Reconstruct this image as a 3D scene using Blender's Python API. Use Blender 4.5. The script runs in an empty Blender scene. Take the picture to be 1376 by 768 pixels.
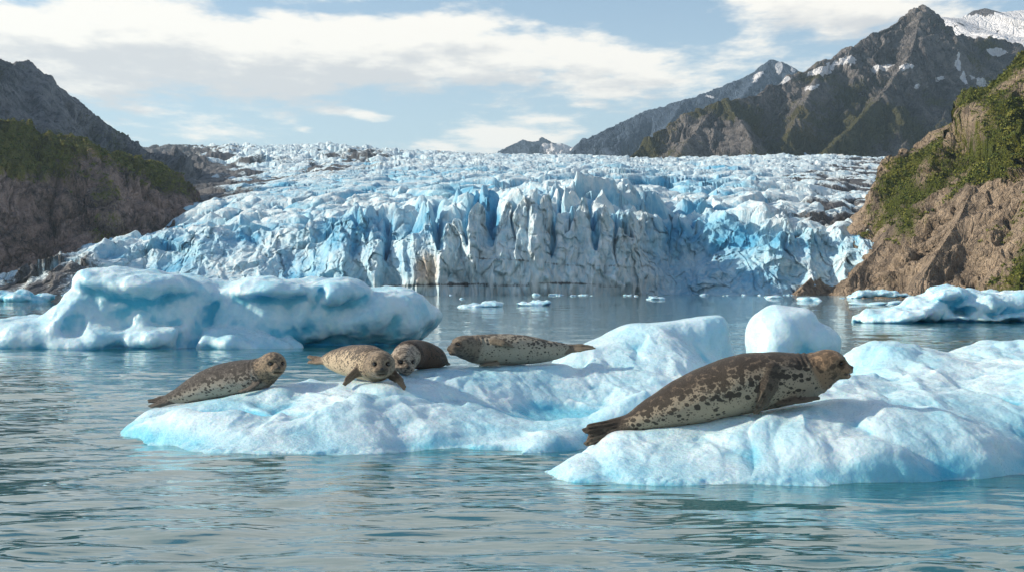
import bpy, math
import numpy as np
from mathutils import Vector

# ------------------------------------------------------------------ camera, sky, sun, exposure
S = bpy.context.scene
COL = S.collection
F_PX, CX, CY, CAM_H = 1890.0, 688.0, 393.0, 1.2
HZ = 393.0

cam_d = bpy.data.cameras.new("camera")
cam = bpy.data.objects.new("camera", cam_d)
COL.objects.link(cam)
cam.location = (0, 0, CAM_H)
cam.rotation_euler = (math.pi / 2, 0, 0)
cam_d.sensor_width = 36.0
cam_d.lens = 36.0 * F_PX / 1376.0
cam_d.shift_y = (HZ - 384.0) / 1376.0
cam_d.clip_start = 0.1
cam_d.clip_end = 30000
S.camera = cam

SUN_DIR = Vector((-0.88, 0.06, 0.44)).normalized()
sun_el = math.asin(SUN_DIR.z)
sun_az = math.atan2(SUN_DIR.x, SUN_DIR.y)
SKY_STRENGTH = 0.105
HAZE = 0.000055
sun_d = bpy.data.lights.new("sun", 'SUN')
sun_d.energy = 4.4
sun_d.angle = math.radians(0.5)
sun_d.color = (1.0, 0.87, 0.70)
sun = bpy.data.objects.new("sun", sun_d)
COL.objects.link(sun)
sun.rotation_euler = (-SUN_DIR).to_track_quat('-Z', 'Y').to_euler()
S.view_settings.view_transform = 'Standard'
S.view_settings.look = 'None'
S.view_settings.exposure = 0.52
S.view_settings.gamma = 1.0
S.view_settings.use_curve_mapping = False
S.cycles.max_bounces = 6
S.cycles.volume_bounces = 0
S.cycles.sample_clamp_indirect = 6.0


# ------------------------------------------------------------------ node helper
class V:
    """a node socket with arithmetic"""
    def __init__(self, nt, s): self.nt, self.s = nt, s
    def _m(self, op, *a, clamp=False):
        n = self.nt.nodes.new('ShaderNodeMath'); n.operation = op; n.use_clamp = clamp
        for i, x in enumerate((self,) + a):
            if isinstance(x, V): self.nt.links.new(x.s, n.inputs[i])
            else: n.inputs[i].default_value = float(x)
        return V(self.nt, n.outputs[0])
    def __add__(s, o): return s._m('ADD', o)
    def __radd__(s, o): return s._m('ADD', o)
    def __sub__(s, o): return s._m('SUBTRACT', o)
    def __rsub__(s, o): return (s * -1) + o
    def __mul__(s, o): return s._m('MULTIPLY', o)
    def __rmul__(s, o): return s._m('MULTIPLY', o)
    def __truediv__(s, o): return s._m('DIVIDE', o)
    def __rtruediv__(s, o): return s._m('POWER', -1.0) * o
    def pw(s, e): return s._m('POWER', e)
    def exp(s): return s._m('EXPONENT')
    def abs(s): return s._m('ABSOLUTE')
    def mx(s, o): return s._m('MAXIMUM', o)
    def mn(s, o): return s._m('MINIMUM', o)
    def clamp(s): return s._m('ADD', 0.0, clamp=True)
    def ss(s, lo, hi):
        n = s.nt.nodes.new('ShaderNodeMapRange'); n.interpolation_type = 'SMOOTHSTEP'
        s.nt.links.new(s.s, n.inputs['Value'])
        n.inputs['From Min'].default_value = lo; n.inputs['From Max'].default_value = hi
        return V(s.nt, n.outputs[0])


class Mat:
    def __init__(self, name, rough=0.6, spec=0.5):
        m = bpy.data.materials.new(name); m.use_nodes = True
        self.m, self.nt = m, m.node_tree
        self.b = self.nt.nodes['Principled BSDF']
        self.b.inputs['Roughness'].default_value = rough
        self.b.inputs['Specular IOR Level'].default_value = spec
        self.tc = self.nt.nodes.new('ShaderNodeTexCoord')
    def attr(self, name):
        n = self.nt.nodes.new('ShaderNodeAttribute'); n.attribute_name = name
        return V(self.nt, n.outputs['Fac'])
    def coords(self, scale=(1, 1, 1)):
        n = self.nt.nodes.new('ShaderNodeMapping'); n.inputs['Scale'].default_value = scale
        self.nt.links.new(self.tc.outputs['Object'], n.inputs['Vector'])
        return n.outputs[0]
    def noise(self, scale=1.0, detail=6, rough=0.55, stretch=(1, 1, 1), dist=0.0):
        n = self.nt.nodes.new('ShaderNodeTexNoise')
        n.inputs['Scale'].default_value = scale; n.inputs['Detail'].default_value = detail
        n.inputs['Roughness'].default_value = rough; n.inputs['Distortion'].default_value = dist
        self.nt.links.new(self.coords(stretch), n.inputs['Vector'])
        return V(self.nt, n.outputs['Fac'])
    def voronoi(self, scale=1.0, stretch=(1, 1, 1), feature='F1', rnd=1.0):
        n = self.nt.nodes.new('ShaderNodeTexVoronoi'); n.feature = feature
        n.inputs['Scale'].default_value = scale
        n.inputs['Randomness'].default_value = rnd
        self.nt.links.new(self.coords(stretch), n.inputs['Vector'])
        return V(self.nt, n.outputs['Distance'])
    def mix(self, f, a, b):
        n = self.nt.nodes.new('ShaderNodeMix'); n.data_type = 'RGBA'
        if isinstance(f, V): self.nt.links.new(f.s, n.inputs[0])
        else: n.inputs[0].default_value = f
        for k, x in ((6, a), (7, b)):
            if isinstance(x, tuple): n.inputs[k].default_value = (*x, 1)
            else: self.nt.links.new(x, n.inputs[k])
        return n.outputs[2]
    def set(self, name, s):
        if isinstance(s, V): s = s.s
        if isinstance(s, (int, float)): self.b.inputs[name].default_value = s
        elif isinstance(s, tuple): self.b.inputs[name].default_value = (*s, 1) if len(s) == 3 and 'Color' in name else s
        else: self.nt.links.new(s, self.b.inputs[name])
    def bump(self, h, dist=0.1, strength=1.0, prev=None):
        n = self.nt.nodes.new('ShaderNodeBump')
        n.inputs['Distance'].default_value = dist; n.inputs['Strength'].default_value = strength
        self.nt.links.new(h.s, n.inputs['Height'])
        if prev is not None: self.nt.links.new(prev, n.inputs['Normal'])
        self.nt.links.new(n.outputs[0], self.b.inputs['Normal'])
        return n.outputs[0]


# ------------------------------------------------------------------ sky with clouds (world)
world = bpy.data.worlds.new("World")
S.world = world
world.use_nodes = True
wt = world.node_tree
bg = wt.nodes['Background']
sky = wt.nodes.new('ShaderNodeTexSky')
sky.sky_type = 'NISHITA'; sky.sun_disc = False
sky.sun_elevation = sun_el; sky.sun_rotation = sun_az
sky.air_density = 1.0; sky.dust_density = 0.6; sky.ozone_density = 1.5
wtc = wt.nodes.new('ShaderNodeTexCoord')
sep = wt.nodes.new('ShaderNodeSeparateXYZ')
wt.links.new(wtc.outputs['Generated'], sep.inputs[0])
dx, dy, dz = (V(wt, sep.outputs[i]) for i in range(3))
U = dx._m('ARCTAN2', dy)                       # azimuth from the fjord's axis
hyp = (dx * dx + dy * dy).pw(0.5).mx(0.001)
W = dz / hyp                                   # tangent of elevation


def wnoise(u, w, scale, detail, rough, seed):
    c = wt.nodes.new('ShaderNodeCombineXYZ')
    wt.links.new(u.s, c.inputs[0]); wt.links.new(w.s, c.inputs[1]); c.inputs[2].default_value = seed
    n = wt.nodes.new('ShaderNodeTexNoise')
    n.inputs['Scale'].default_value = scale; n.inputs['Detail'].default_value = detail
    n.inputs['Roughness'].default_value = rough
    wt.links.new(c.outputs[0], n.inputs['Vector'])
    return V(wt, n.outputs['Fac'])


CLOUD_BLOBS = [  # pixel centre, radii, weight: where the banks of cloud stand over the fjord
    (130, 60, 330, 66, .72), (330, 70, 330, 62, .68), (200, 118, 200, 22, .3), (640, 55, 170, 45, .42), (560, 95, 250, 30, .3),
    (880, 95, 160, 36, .62), (760, 60, 90, 20, .25), (1120, 18, 190, 38, .62), (1010, 60, 40, 20, .2),
    (465, 153, 52, 8, .62), (515, 160, 36, 8, .5), (700, 182, 70, 13, .62), (640, 205, 200, 22, .2),
    (412, 176, 16, 5, .5), (735, 160, 30, 5, .45), (825, 127, 34, 7, .5), (790, 141, 30, 5, .4),
    (440, 10, 120, 12, -.45), (300, 28, 40, 8, -.2), (960, 42, 70, 16, -.35), (735, 15, 90, 30, -.15),
    (400, 190, 260, 20, .12), (1180, 30, 120, 40, .25), (820, 60, 60, 14, -.2), (700, 110, 120, 8, .2), (480, 115, 160, 8, -.15), (60, 20, 90, 16, -.12), (1010, 150, 90, 10, .2),
]


def density(du, dw):
    u, w = U + du, W + dw
    cov = None
    for px, py, rx, ry, wgt in CLOUD_BLOBS:
        a = (u - math.atan((px - CX) / F_PX)) * (F_PX / rx)
        b = (w - (HZ - py) / F_PX) * (F_PX / ry)
        g = (a * a * -1.0 - b * b).exp() * wgt
        cov = g if cov is None else cov + g
    cov = cov + 0.06 + w.ss(0.20, 0.28) * 0.80 - w.ss(0.40, 0.70) * 0.80
    s = 1.0 / (w * 2.2 + 0.35)                 # clouds overhead spread out, those near the horizon flatten
    n1 = wnoise(u * s * 3.2, w * s * 15.0, 1.6, 6, 0.6, 3.1)
    n2 = wnoise(u * s * 5, w * s * 34.0, 4.0, 5, 0.6, 8.4)
    return cov + (n1 - 0.5) * 1.9 + (n2 - 0.5) * 1.5 - 0.05


d0 = density(0, 0)
d1 = density(-0.012, 0.018)
alpha = d0.ss(0.15, 0.72)
shade = (1.0 - W.ss(0.18, 0.28) * 0.75) * ((d1 - d0) * 1.1 + 0.1 + (d0 - 0.5) * 0.75).ss(0.0, 0.75)  # thick undersides are greyer
cm = wt.nodes.new('ShaderNodeMix'); cm.data_type = 'RGBA'
cm.inputs[6].default_value = (8.1, 7.65, 6.9, 1)
cm.inputs[7].default_value = (5.3, 5.25, 5.2, 1)
wt.links.new(shade.s, cm.inputs[0])
# thin veil that pales the sky towards the horizon
veil = wt.nodes.new('ShaderNodeMix'); veil.data_type = 'RGBA'
wt.links.new(((1.0 - W.ss(-0.02, 0.30)) * 0.55).s, veil.inputs[0])
wt.links.new(sky.outputs[0], veil.inputs[6]); veil.inputs[7].default_value = (5.0, 6.3, 7.0, 1)
fm = wt.nodes.new('ShaderNodeMix'); fm.data_type = 'RGBA'
wt.links.new((alpha * 0.93).s, fm.inputs[0])
wt.links.new(veil.outputs[2], fm.inputs[6]); wt.links.new(cm.outputs[2], fm.inputs[7])
wt.links.new(fm.outputs[2], bg.inputs[0])
bg.inputs[1].default_value = SKY_STRENGTH


# ------------------------------------------------------------------ numpy tools
def _h(ix, iy, iz, seed):
    h = (ix.astype(np.uint32) * np.uint32(374761393) + iy.astype(np.uint32) * np.uint32(668265263)
         + iz.astype(np.uint32) * np.uint32(2147483647) + np.uint32(seed * 974711 & 0xffffffff))
    h = (h ^ (h >> np.uint32(13))) * np.uint32(1274126177)
    h = (h ^ (h >> np.uint32(15))) * np.uint32(2246822519)
    return h ^ (h >> np.uint32(16))


def _perlin(x, y, z, seed):
    fx, fy, fz = np.floor(x), np.floor(y), np.floor(z)
    ix, iy, iz = fx.astype(np.int32), fy.astype(np.int32), fz.astype(np.int32)
    x, y, z = x - fx, y - fy, z - fz
    u, v, w = (t * t * t * (t * (t * 6 - 15) + 10) for t in (x, y, z))
    r = 0
    for a in (0, 1):
        wa = u if a else 1 - u
        for b in (0, 1):
            wb = wa * (v if b else 1 - v)
            for c in (0, 1):
                h = _h(ix + a, iy + b, iz + c, seed)
                gx = (h & 255) * (2 / 255) - 1; gy = ((h >> 8) & 255) * (2 / 255) - 1; gz = ((h >> 16) & 255) * (2 / 255) - 1
                r = r + wb * (w if c else 1 - w) * (gx * (x - a) + gy * (y - b) + gz * (z - c))
    return r * 1.25


def perlin(x, y, z=0.0, seed=0):
    x, y, z = np.broadcast_arrays(np.asarray(x, np.float64), np.asarray(y, np.float64), np.asarray(z, np.float64))
    sh = x.shape; x, y, z = x.ravel(), y.ravel(), z.ravel()
    out = np.empty(x.size)
    for i in range(0, x.size, 131072):
        j = i + 131072
        out[i:j] = _perlin(x[i:j], y[i:j], z[i:j], seed)
    return out.reshape(sh)


def fbm(x, y, z=0.0, oct=4, seed=0, gain=0.5, lac=2.03):
    r, a = 0, 1.0
    for o in range(oct):
        k = lac ** o
        r = r + a * perlin(np.asarray(x) * k, np.asarray(y) * k, np.asarray(z) * k, seed + o * 17); a *= gain
    return r


def ridged(x, y, z=0.0, oct=4, seed=0, gain=0.5, lac=2.1):
    r, a, prev = 0, 1.0, 1.0
    for o in range(oct):
        k = lac ** o
        n = 1 - np.abs(perlin(np.asarray(x) * k, np.asarray(y) * k, np.asarray(z) * k, seed + o * 17)) * 1.6
        n = np.clip(n, 0, 1) ** 2
        r = r + a * n * prev; prev = np.clip(n * 1.6, 0, 1); a *= gain
    return r


def worley(x, y, seed=0):
    """distance to the two nearest cell points, the cell's random numbers and the offset from its point"""
    fx, fy = np.floor(x), np.floor(y)
    f1 = np.full(x.shape, 9.0); f2 = np.full(x.shape, 9.0)
    r1 = np.zeros(x.shape); r2 = np.zeros(x.shape); ox = np.zeros(x.shape); oy = np.zeros(x.shape)
    z0 = np.zeros(x.shape, np.int32)
    for a in (-1, 0, 1):
        for b in (-1, 0, 1):
            h = _h((fx + a).astype(np.int32), (fy + b).astype(np.int32), z0, seed)
            qx = x - (fx + a + (h & 1023) / 1023.0); qy = y - (fy + b + ((h >> 10) & 1023) / 1023.0)
            d = np.hypot(qx, qy); m = d < f1
            f2 = np.where(m, f1, np.minimum(f2, d)); f1 = np.where(m, d, f1)
            r1 = np.where(m, ((h >> 20) & 63) / 63.0, r1); r2 = np.where(m, ((h >> 5) & 127) / 127.0, r2)
            ox = np.where(m, qx, ox); oy = np.where(m, qy, oy)
    return f1, f2, r1, r2, ox, oy


def sstep(x, a, b):
    t = np.clip((x - a) / (b - a), 0, 1)
    return t * t * (3 - 2 * t)


def mesh_data(name, v, q, mat, attrs=None, smooth=True):
    me = bpy.data.meshes.new(name)
    v = np.ascontiguousarray(v, np.float32); q = np.ascontiguousarray(q, np.int32)
    k = q.shape[1]
    me.vertices.add(len(v)); me.vertices.foreach_set('co', v.ravel())
    me.loops.add(q.size); me.loops.foreach_set('vertex_index', q.ravel())
    me.polygons.add(len(q))
    me.polygons.foreach_set('loop_start', np.arange(len(q), dtype=np.int32) * k)
    me.polygons.foreach_set('use_smooth', np.full(len(q), smooth))
    me.update(calc_edges=True)
    for an, av in (attrs or {}).items():
        at = me.attributes.new(an, 'FLOAT', 'POINT')
        at.data.foreach_set('value', np.ascontiguousarray(av, np.float32).ravel())
    if mat: me.materials.append(mat)
    return me


def link(name, me, parent=None, loc=(0, 0, 0)):
    o = bpy.data.objects.new(name, me)
    COL.objects.link(o); o.location = loc
    if parent: o.parent = parent
    return o


def tag(o, label=None, cat=None, group=None, kind=None):
    for k, x in (('label', label), ('category', cat), ('group', group), ('kind', kind)):
        if x: o[k] = x
    return o


def grid_quads(nx, ny, mask=None):
    """verts laid out [i*ny+j]; faces point up when i runs +X and j runs +Y"""
    i, j = np.meshgrid(np.arange(nx - 1), np.arange(ny - 1), indexing='ij')
    a = i * ny + j
    q = np.stack([a, a + ny, a + ny + 1, a + 1], -1)
    q = q.reshape(-1, 4)
    if mask is not None: q = q[mask.ravel()]
    return q


def compact(v, q, attrs):
    used = np.unique(q); m = np.full(len(v), -1); m[used] = np.arange(len(used))
    return v[used], m[q], {k: a.ravel()[used] for k, a in attrs.items()}


def vnormals(v, q):
    n = np.cross(v[q[:, 2]] - v[q[:, 0]], v[q[:, 3]] - v[q[:, 1]]) if q.shape[1] == 4 else np.cross(v[q[:, 1]] - v[q[:, 0]], v[q[:, 2]] - v[q[:, 0]])
    r = np.zeros_like(v)
    for k in range(q.shape[1]):
        for c in range(3): r[:, c] += np.bincount(q[:, k], n[:, c], len(v))
    return r / np.maximum(np.linalg.norm(r, axis=1, keepdims=True), 1e-12)


def surface_nets(f, org, h):
    nx, ny, nz = f.shape
    s = f < 0
    c = [slice(0, -1), slice(1, None)]
    cnt = np.zeros((nx - 1, ny - 1, nz - 1), np.float32); acc = np.zeros((nx - 1, ny - 1, nz - 1, 3), np.float32)
    def part(arr, o): return arr[c[o[0]], c[o[1]], c[o[2]]]
    for ax in range(3):
        for a in (0, 1):
            for b in (0, 1):
                o0 = [0, 0, 0]; oth = [k for k in range(3) if k != ax]
                o0[oth[0]], o0[oth[1]] = a, b
                o1 = list(o0); o1[ax] = 1
                f0, f1 = part(f, o0), part(f, o1)
                m = (f0 < 0) != (f1 < 0)
                t = np.where(m, f0 / np.where(m, f0 - f1, 1), 0)
                cnt += m
                for k in range(3):
                    acc[..., k] += m * (t if k == ax else o0[k])
    m = cnt > 0
    idx = np.full(m.shape, -1, np.int64); idx[m] = np.arange(m.sum())
    pos = acc[m] / cnt[m][:, None] + np.argwhere(m)
    v = pos * h + np.asarray(org)
    quads = []
    for ax in range(3):
        lo = [slice(1, -1)] * 3; lo[ax] = slice(0, -1)
        hi = list(lo); hi[ax] = slice(1, None)
        s0, s1 = s[tuple(lo)], s[tuple(hi)]
        b, d = [k for k in range(3) if k != ax]
        e = np.argwhere(s0 != s1)
        flip = s0[s0 != s1]
        e = e + 1; e[:, ax] -= 1
        def cell(db, dd):
            p = e.copy(); p[:, b] -= db; p[:, d] -= dd
            return idx[p[:, 0], p[:, 1], p[:, 2]]
        q = np.stack([cell(1, 1), cell(0, 1), cell(0, 0), cell(1, 0)], 1)
        rev = flip if ax == 1 else ~flip
        q[rev] = q[rev][:, ::-1]
        quads.append(q)
    q = np.concatenate(quads)
    return v, q


def smin(a, b, k):
    h = np.clip(0.5 + 0.5 * (b - a) / k, 0, 1)
    return b + (a - b) * h - k * h * (1 - h)


def smax(a, b, k): return -smin(-a, -b, k)


def P(px, py, D):
    """a spot of the fjord seen at a pixel, D metres up the fjord"""
    return np.array([(px - CX) / F_PX * D, D, CAM_H - (py - HZ) / F_PX * D])


def Dw(py): return CAM_H * F_PX / (py - HZ)


MATS = {}


# ------------------------------------------------------------------ materials
def rock_mat(name, rock_a, rock_b, veg_c, snow=(0.8, 0.82, 0.86), sc=1.0, bump=2.0, strata=(1, 1, 1)):
    M = Mat(name, 0.9, 0.2)
    n1 = M.noise(0.02 * sc, 8, 0.65, strata); n2 = M.noise(0.12 * sc, 8, 0.7, strata, 0.3); n3 = M.noise(0.7 * sc, 6, 0.7)
    rock = M.mix((n1 * 0.55 + n2 * 0.9 + n3 * 0.35 - 0.4).ss(0.32, 0.66), rock_a, rock_b)
    rock = M.mix((n3 * 0.6 + n2 * 0.5).ss(0.62, 0.75) * 0.55, rock, tuple(c * 0.4 for c in rock_a))
    dark_veg = tuple(c * 0.45 for c in veg_c)
    veg = M.mix((n3 * 0.7 + n2 * 0.4).ss(0.42, 0.68), dark_veg, veg_c)
    veg = M.mix(n1.ss(0.5, 0.7) * 0.6, veg, (veg_c[0] * 1.5, veg_c[1] * 1.12, veg_c[2] * 0.9))
    va = (M.attr('veg') + (n2 - 0.5) * 1.3 + (n3 - 0.5) * 0.9).ss(0.38, 0.66)
    col = M.mix(va, rock, veg)
    sa = (M.attr('snow') + (n2 - 0.5) * 1.1 + (n1 - 0.5) * 0.8).ss(0.45, 0.55)
    M.set('Base Color', M.mix(sa, col, snow))
    e1 = M.voronoi(0.11 * sc, (1.5, 1, 0.8), 'DISTANCE_TO_EDGE'); e2 = M.voronoi(0.36 * sc, (1.3, 1, 0.7), 'DISTANCE_TO_EDGE')
    M.bump(n3 * 0.7 + n2 * 1.8 + e1.ss(0.0, 0.12) * 0.5 + e2.ss(0.0, 0.12) * 0.25, bump, 1.0)
    return M.m


def glacier_mat():
    M = Mat("glacier_ice", 0.55, 0.3)
    n1 = M.noise(0.05, 6, 0.6); n2 = M.noise(0.35, 7, 0.65, (1, 1, 0.35)); n3 = M.noise(1.4, 5, 0.65)
    crust = M.mix(n2.ss(0.35, 0.7), (0.72, 0.80, 0.83), (0.38, 0.62, 0.75))
    blue = M.mix(n1.ss(0.35, 0.65), (0.30, 0.60, 0.76), (0.07, 0.36, 0.60))
    b = (M.attr('blue') + (n1 - 0.5) * 0.5 + (n2 - 0.5) * 0.5).ss(0.2, 1.15)
    c = M.mix(b, crust, blue)
    tan = (M.attr('tan') + (n2 - 0.5) * 0.7).ss(0.35, 0.75)
    c = M.mix(tan * 0.7, c, (0.55, 0.40, 0.27))
    dirt = (M.attr('dirt') + (n2 - 0.5) * 1.0 + (n3 - 0.5) * 0.6).ss(0.38, 0.72)
    c = M.mix(dirt, c, M.mix(n3.ss(0.4, 0.6), (0.035, 0.038, 0.045), (0.13, 0.13, 0.135)))
    M.set('Base Color', c)
    M.bump(n2 * 1.0 + n3 * 0.35, 1.6, 0.8)
    return M.m


def ice_mat(name, sss=0.35, blue_gain=1.0, grain=60.0):
    """berg ice: granular white crust over dense blue ice, which also carries painted shade"""
    M = Mat(name, 0.42, 0.4)
    n1 = M.noise(1.3, 5, 0.55); n2 = M.noise(6, 6, 0.6); n3 = M.noise(grain, 4, 0.7); v = M.voronoi(grain * 0.45)
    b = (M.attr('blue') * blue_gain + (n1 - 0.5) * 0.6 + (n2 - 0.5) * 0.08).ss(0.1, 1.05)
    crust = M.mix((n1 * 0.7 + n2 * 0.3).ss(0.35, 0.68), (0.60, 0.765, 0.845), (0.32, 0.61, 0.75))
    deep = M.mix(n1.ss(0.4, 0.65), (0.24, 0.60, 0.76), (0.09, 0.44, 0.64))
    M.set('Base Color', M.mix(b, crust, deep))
    M.set('Subsurface Weight', 0.7)
    M.b.inputs['Subsurface Radius'].default_value = (0.35, 0.7, 1.0)
    M.b.inputs['Subsurface Scale'].default_value = sss
    M.set('Roughness', n3.ss(0.3, 0.7) * 0.25 + 0.2)
    M.set('IOR', 1.31)
    M.bump(n2 * 0.55 + n3 * 0.22 + v * 0.14, 0.05, 0.7)
    return M.m


def water_mat():
    M = Mat("fjord_water", 0.015, 0.5)
    n = M.noise(0.08, 3, 0.5)
    M.set('Base Color', M.mix(n.ss(0.3, 0.7), (0.016, 0.105, 0.130), (0.024, 0.130, 0.152)))
    M.set('IOR', 1.75)
    w1 = M.noise(1.0, 3, 0.55, (1.1, 3.2, 1)); w2 = M.noise(5.0, 3, 0.5, (1.0, 2.4, 1))
    M.bump(w1 * 0.7 + w2 * 0.03, 0.10, 0.30)
    return M.m


def seal_mat(name, pale, dark, spot, spot_amt, spot_sc=26.0, dorsal=0.5, head=None, fleck=0.0):
    M = Mat(name, 0.55, 0.35)
    n1 = M.noise(5, 4, 0.6); n2 = M.noise(spot_sc, 3, 0.55, dist=0.4); n3 = M.noise(spot_sc * 0.42, 3, 0.5, dist=0.5)
    fur = M.noise(170, 3, 0.7, (0.45, 1, 1))
    back = M.attr('dorsal') * (1.0 - M.attr('face') * 0.7)
    base = M.mix((back + (n1 - 0.5) * 0.9).ss(dorsal, dorsal + 0.75), pale, dark)
    vd = M.voronoi(spot_sc * 0.95, (0.8, 1, 1.15)); vd2 = M.voronoi(spot_sc * 2.1)
    s1 = ((n3 - 0.5) * 1.1 + (n2 - 0.5) * 0.5 + back * 0.26 + spot_amt + 0.34 - vd).ss(0.0, 0.10)
    s2 = ((n1 - 0.5) * 1.0 + back * 0.22 + spot_amt + 0.26 - vd2).ss(0.0, 0.10)
    s = s1.mx(s2 * 0.8)
    s = s * (1.0 - M.attr('face') * 0.15)
    vf = M.voronoi(spot_sc * 1.25, (1, 0.9, 1.1), rnd=1.0)
    fl = ((n2 - 0.5) * 0.8 + 0.17 + fleck - vf).ss(0.0, 0.12)
    base = M.mix(fl * 0.7, base, pale)
    col = M.mix(s * 0.92, base, spot)
    if head: col = M.mix(M.attr('face').ss(0.2, 0.8), col, M.mix((s * 0.85).mx((n2 - 0.5 + (n3 - 0.5) * 0.6).ss(0.0, 0.12) * 0.55), head, spot))
    col = M.mix(M.attr('mask'), col, tuple(c * 0.6 for c in spot))
    col = M.mix(M.attr('flip').ss(0.1, 0.9) * 0.8, col, tuple(0.3 * a + 0.7 * b for a, b in zip(dark, spot)))
    col = M.mix((fur - 0.5).ss(-0.2, 0.25) * 0.10, col, pale)
    M.set('Base Color', col)
    M.set('Sheen Weight', 0.06); M.b.inputs['Sheen Roughness'].default_value = 0.4
    M.b.inputs['Sheen Tint'].default_value = (1, 0.93, 0.82, 1)
    M.bump(fur * 1.0 + n2 * 0.3, 0.016, 0.8)
    return M.m


def plain_mat(name, col, rough=0.5, spec=0.5):
    M = Mat(name, rough, spec)
    n = M.noise(40, 3, 0.6)
    M.set('Base Color', M.mix(n.ss(0.3, 0.7) * 0.5, col, tuple(c * 0.6 for c in col)))
    return M.m


# ------------------------------------------------------------------ water
def build_water():
    rows = np.concatenate([np.linspace(0.3, 4.6, 8), CAM_H * F_PX / np.linspace(470, 10, 1000), np.geomspace(235, 9000, 40)])
    ang = np.radians(np.concatenate([np.linspace(-180, -27, 25), np.linspace(-26, 26, 1150), np.linspace(27, 180, 25)]))
    R, A = np.meshgrid(rows, ang, indexing='ij')
    x, y = R * np.sin(A), R * np.cos(A)
    near = np.abs(A) < math.radians(26.2)
    # wind ripples: many short-crested trains running towards the boat, calmer in the lee of the floes
    wx = x + 0.35 * perlin(x * .5, y * .5, 1.1, 5); wy = y + 0.25 * perlin(x * .5, y * .5, 7.7, 6)
    calm = 0.62 + 0.55 * sstep(fbm(x * .16, y * .28, 2.0, 2, 31), -0.35, 0.35)
    calm = calm * (1 - 0.45 * np.exp(-((x - 0.3) / 4.0) ** 2 - ((y - 9.3) / 1.5) ** 2))
    z = 0
    for lam, amp, st, sd in ((1.5, .012, 1.6, 1), (.70, .018, 1.5, 2), (.34, .0170, 1.5, 3), (.18, .0060, 1.5, 4)):
        fade = 1 - sstep(R, lam * 40, lam * 120)
        n = perlin(wx / lam / st, wy / lam, sd * 3.3, 40 + sd) + 0.6 * perlin((wx * .9 + wy * .45) / lam / st, (wy * .9 - wx * .2) / lam, sd * 5.1, 60 + sd)
        z = z + amp * fade * n * 1.5
    z = z * calm * near
    v = np.stack([x, y, z], -1).reshape(-1, 3)
    q = grid_quads(len(rows), len(ang))
    q = q[:, ::-1]
    me = mesh_data("water", v, q, water_mat())
    # close the hole under the boat and the seam behind it stays open below the horizon's back side
    o = link("water", me)
    return tag(o, kind='structure')


# ------------------------------------------------------------------ mountains
def poly_dist(x, y, pts):
    """distance to a ridge line, its height at the nearest point and the arc length there"""
    best = np.full(x.shape, 1e9); hz = np.zeros(x.shape); sl = np.zeros(x.shape); acc = 0.0
    for a, b in zip(pts[:-1], pts[1:]):
        ex, ey = b[0] - a[0], b[1] - a[1]; L2 = ex * ex + ey * ey + 1e-9; L = math.sqrt(L2)
        t = np.clip(((x - a[0]) * ex + (y - a[1]) * ey) / L2, 0, 1)
        d = np.hypot(x - a[0] - t * ex, y - a[1] - t * ey)
        m = d < best
        best = np.where(m, d, best); hz = np.where(m, a[2] + t * (b[2] - a[2]), hz); sl = np.where(m, acc + t * L, sl)
        acc += L
    return best, hz, sl


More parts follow.
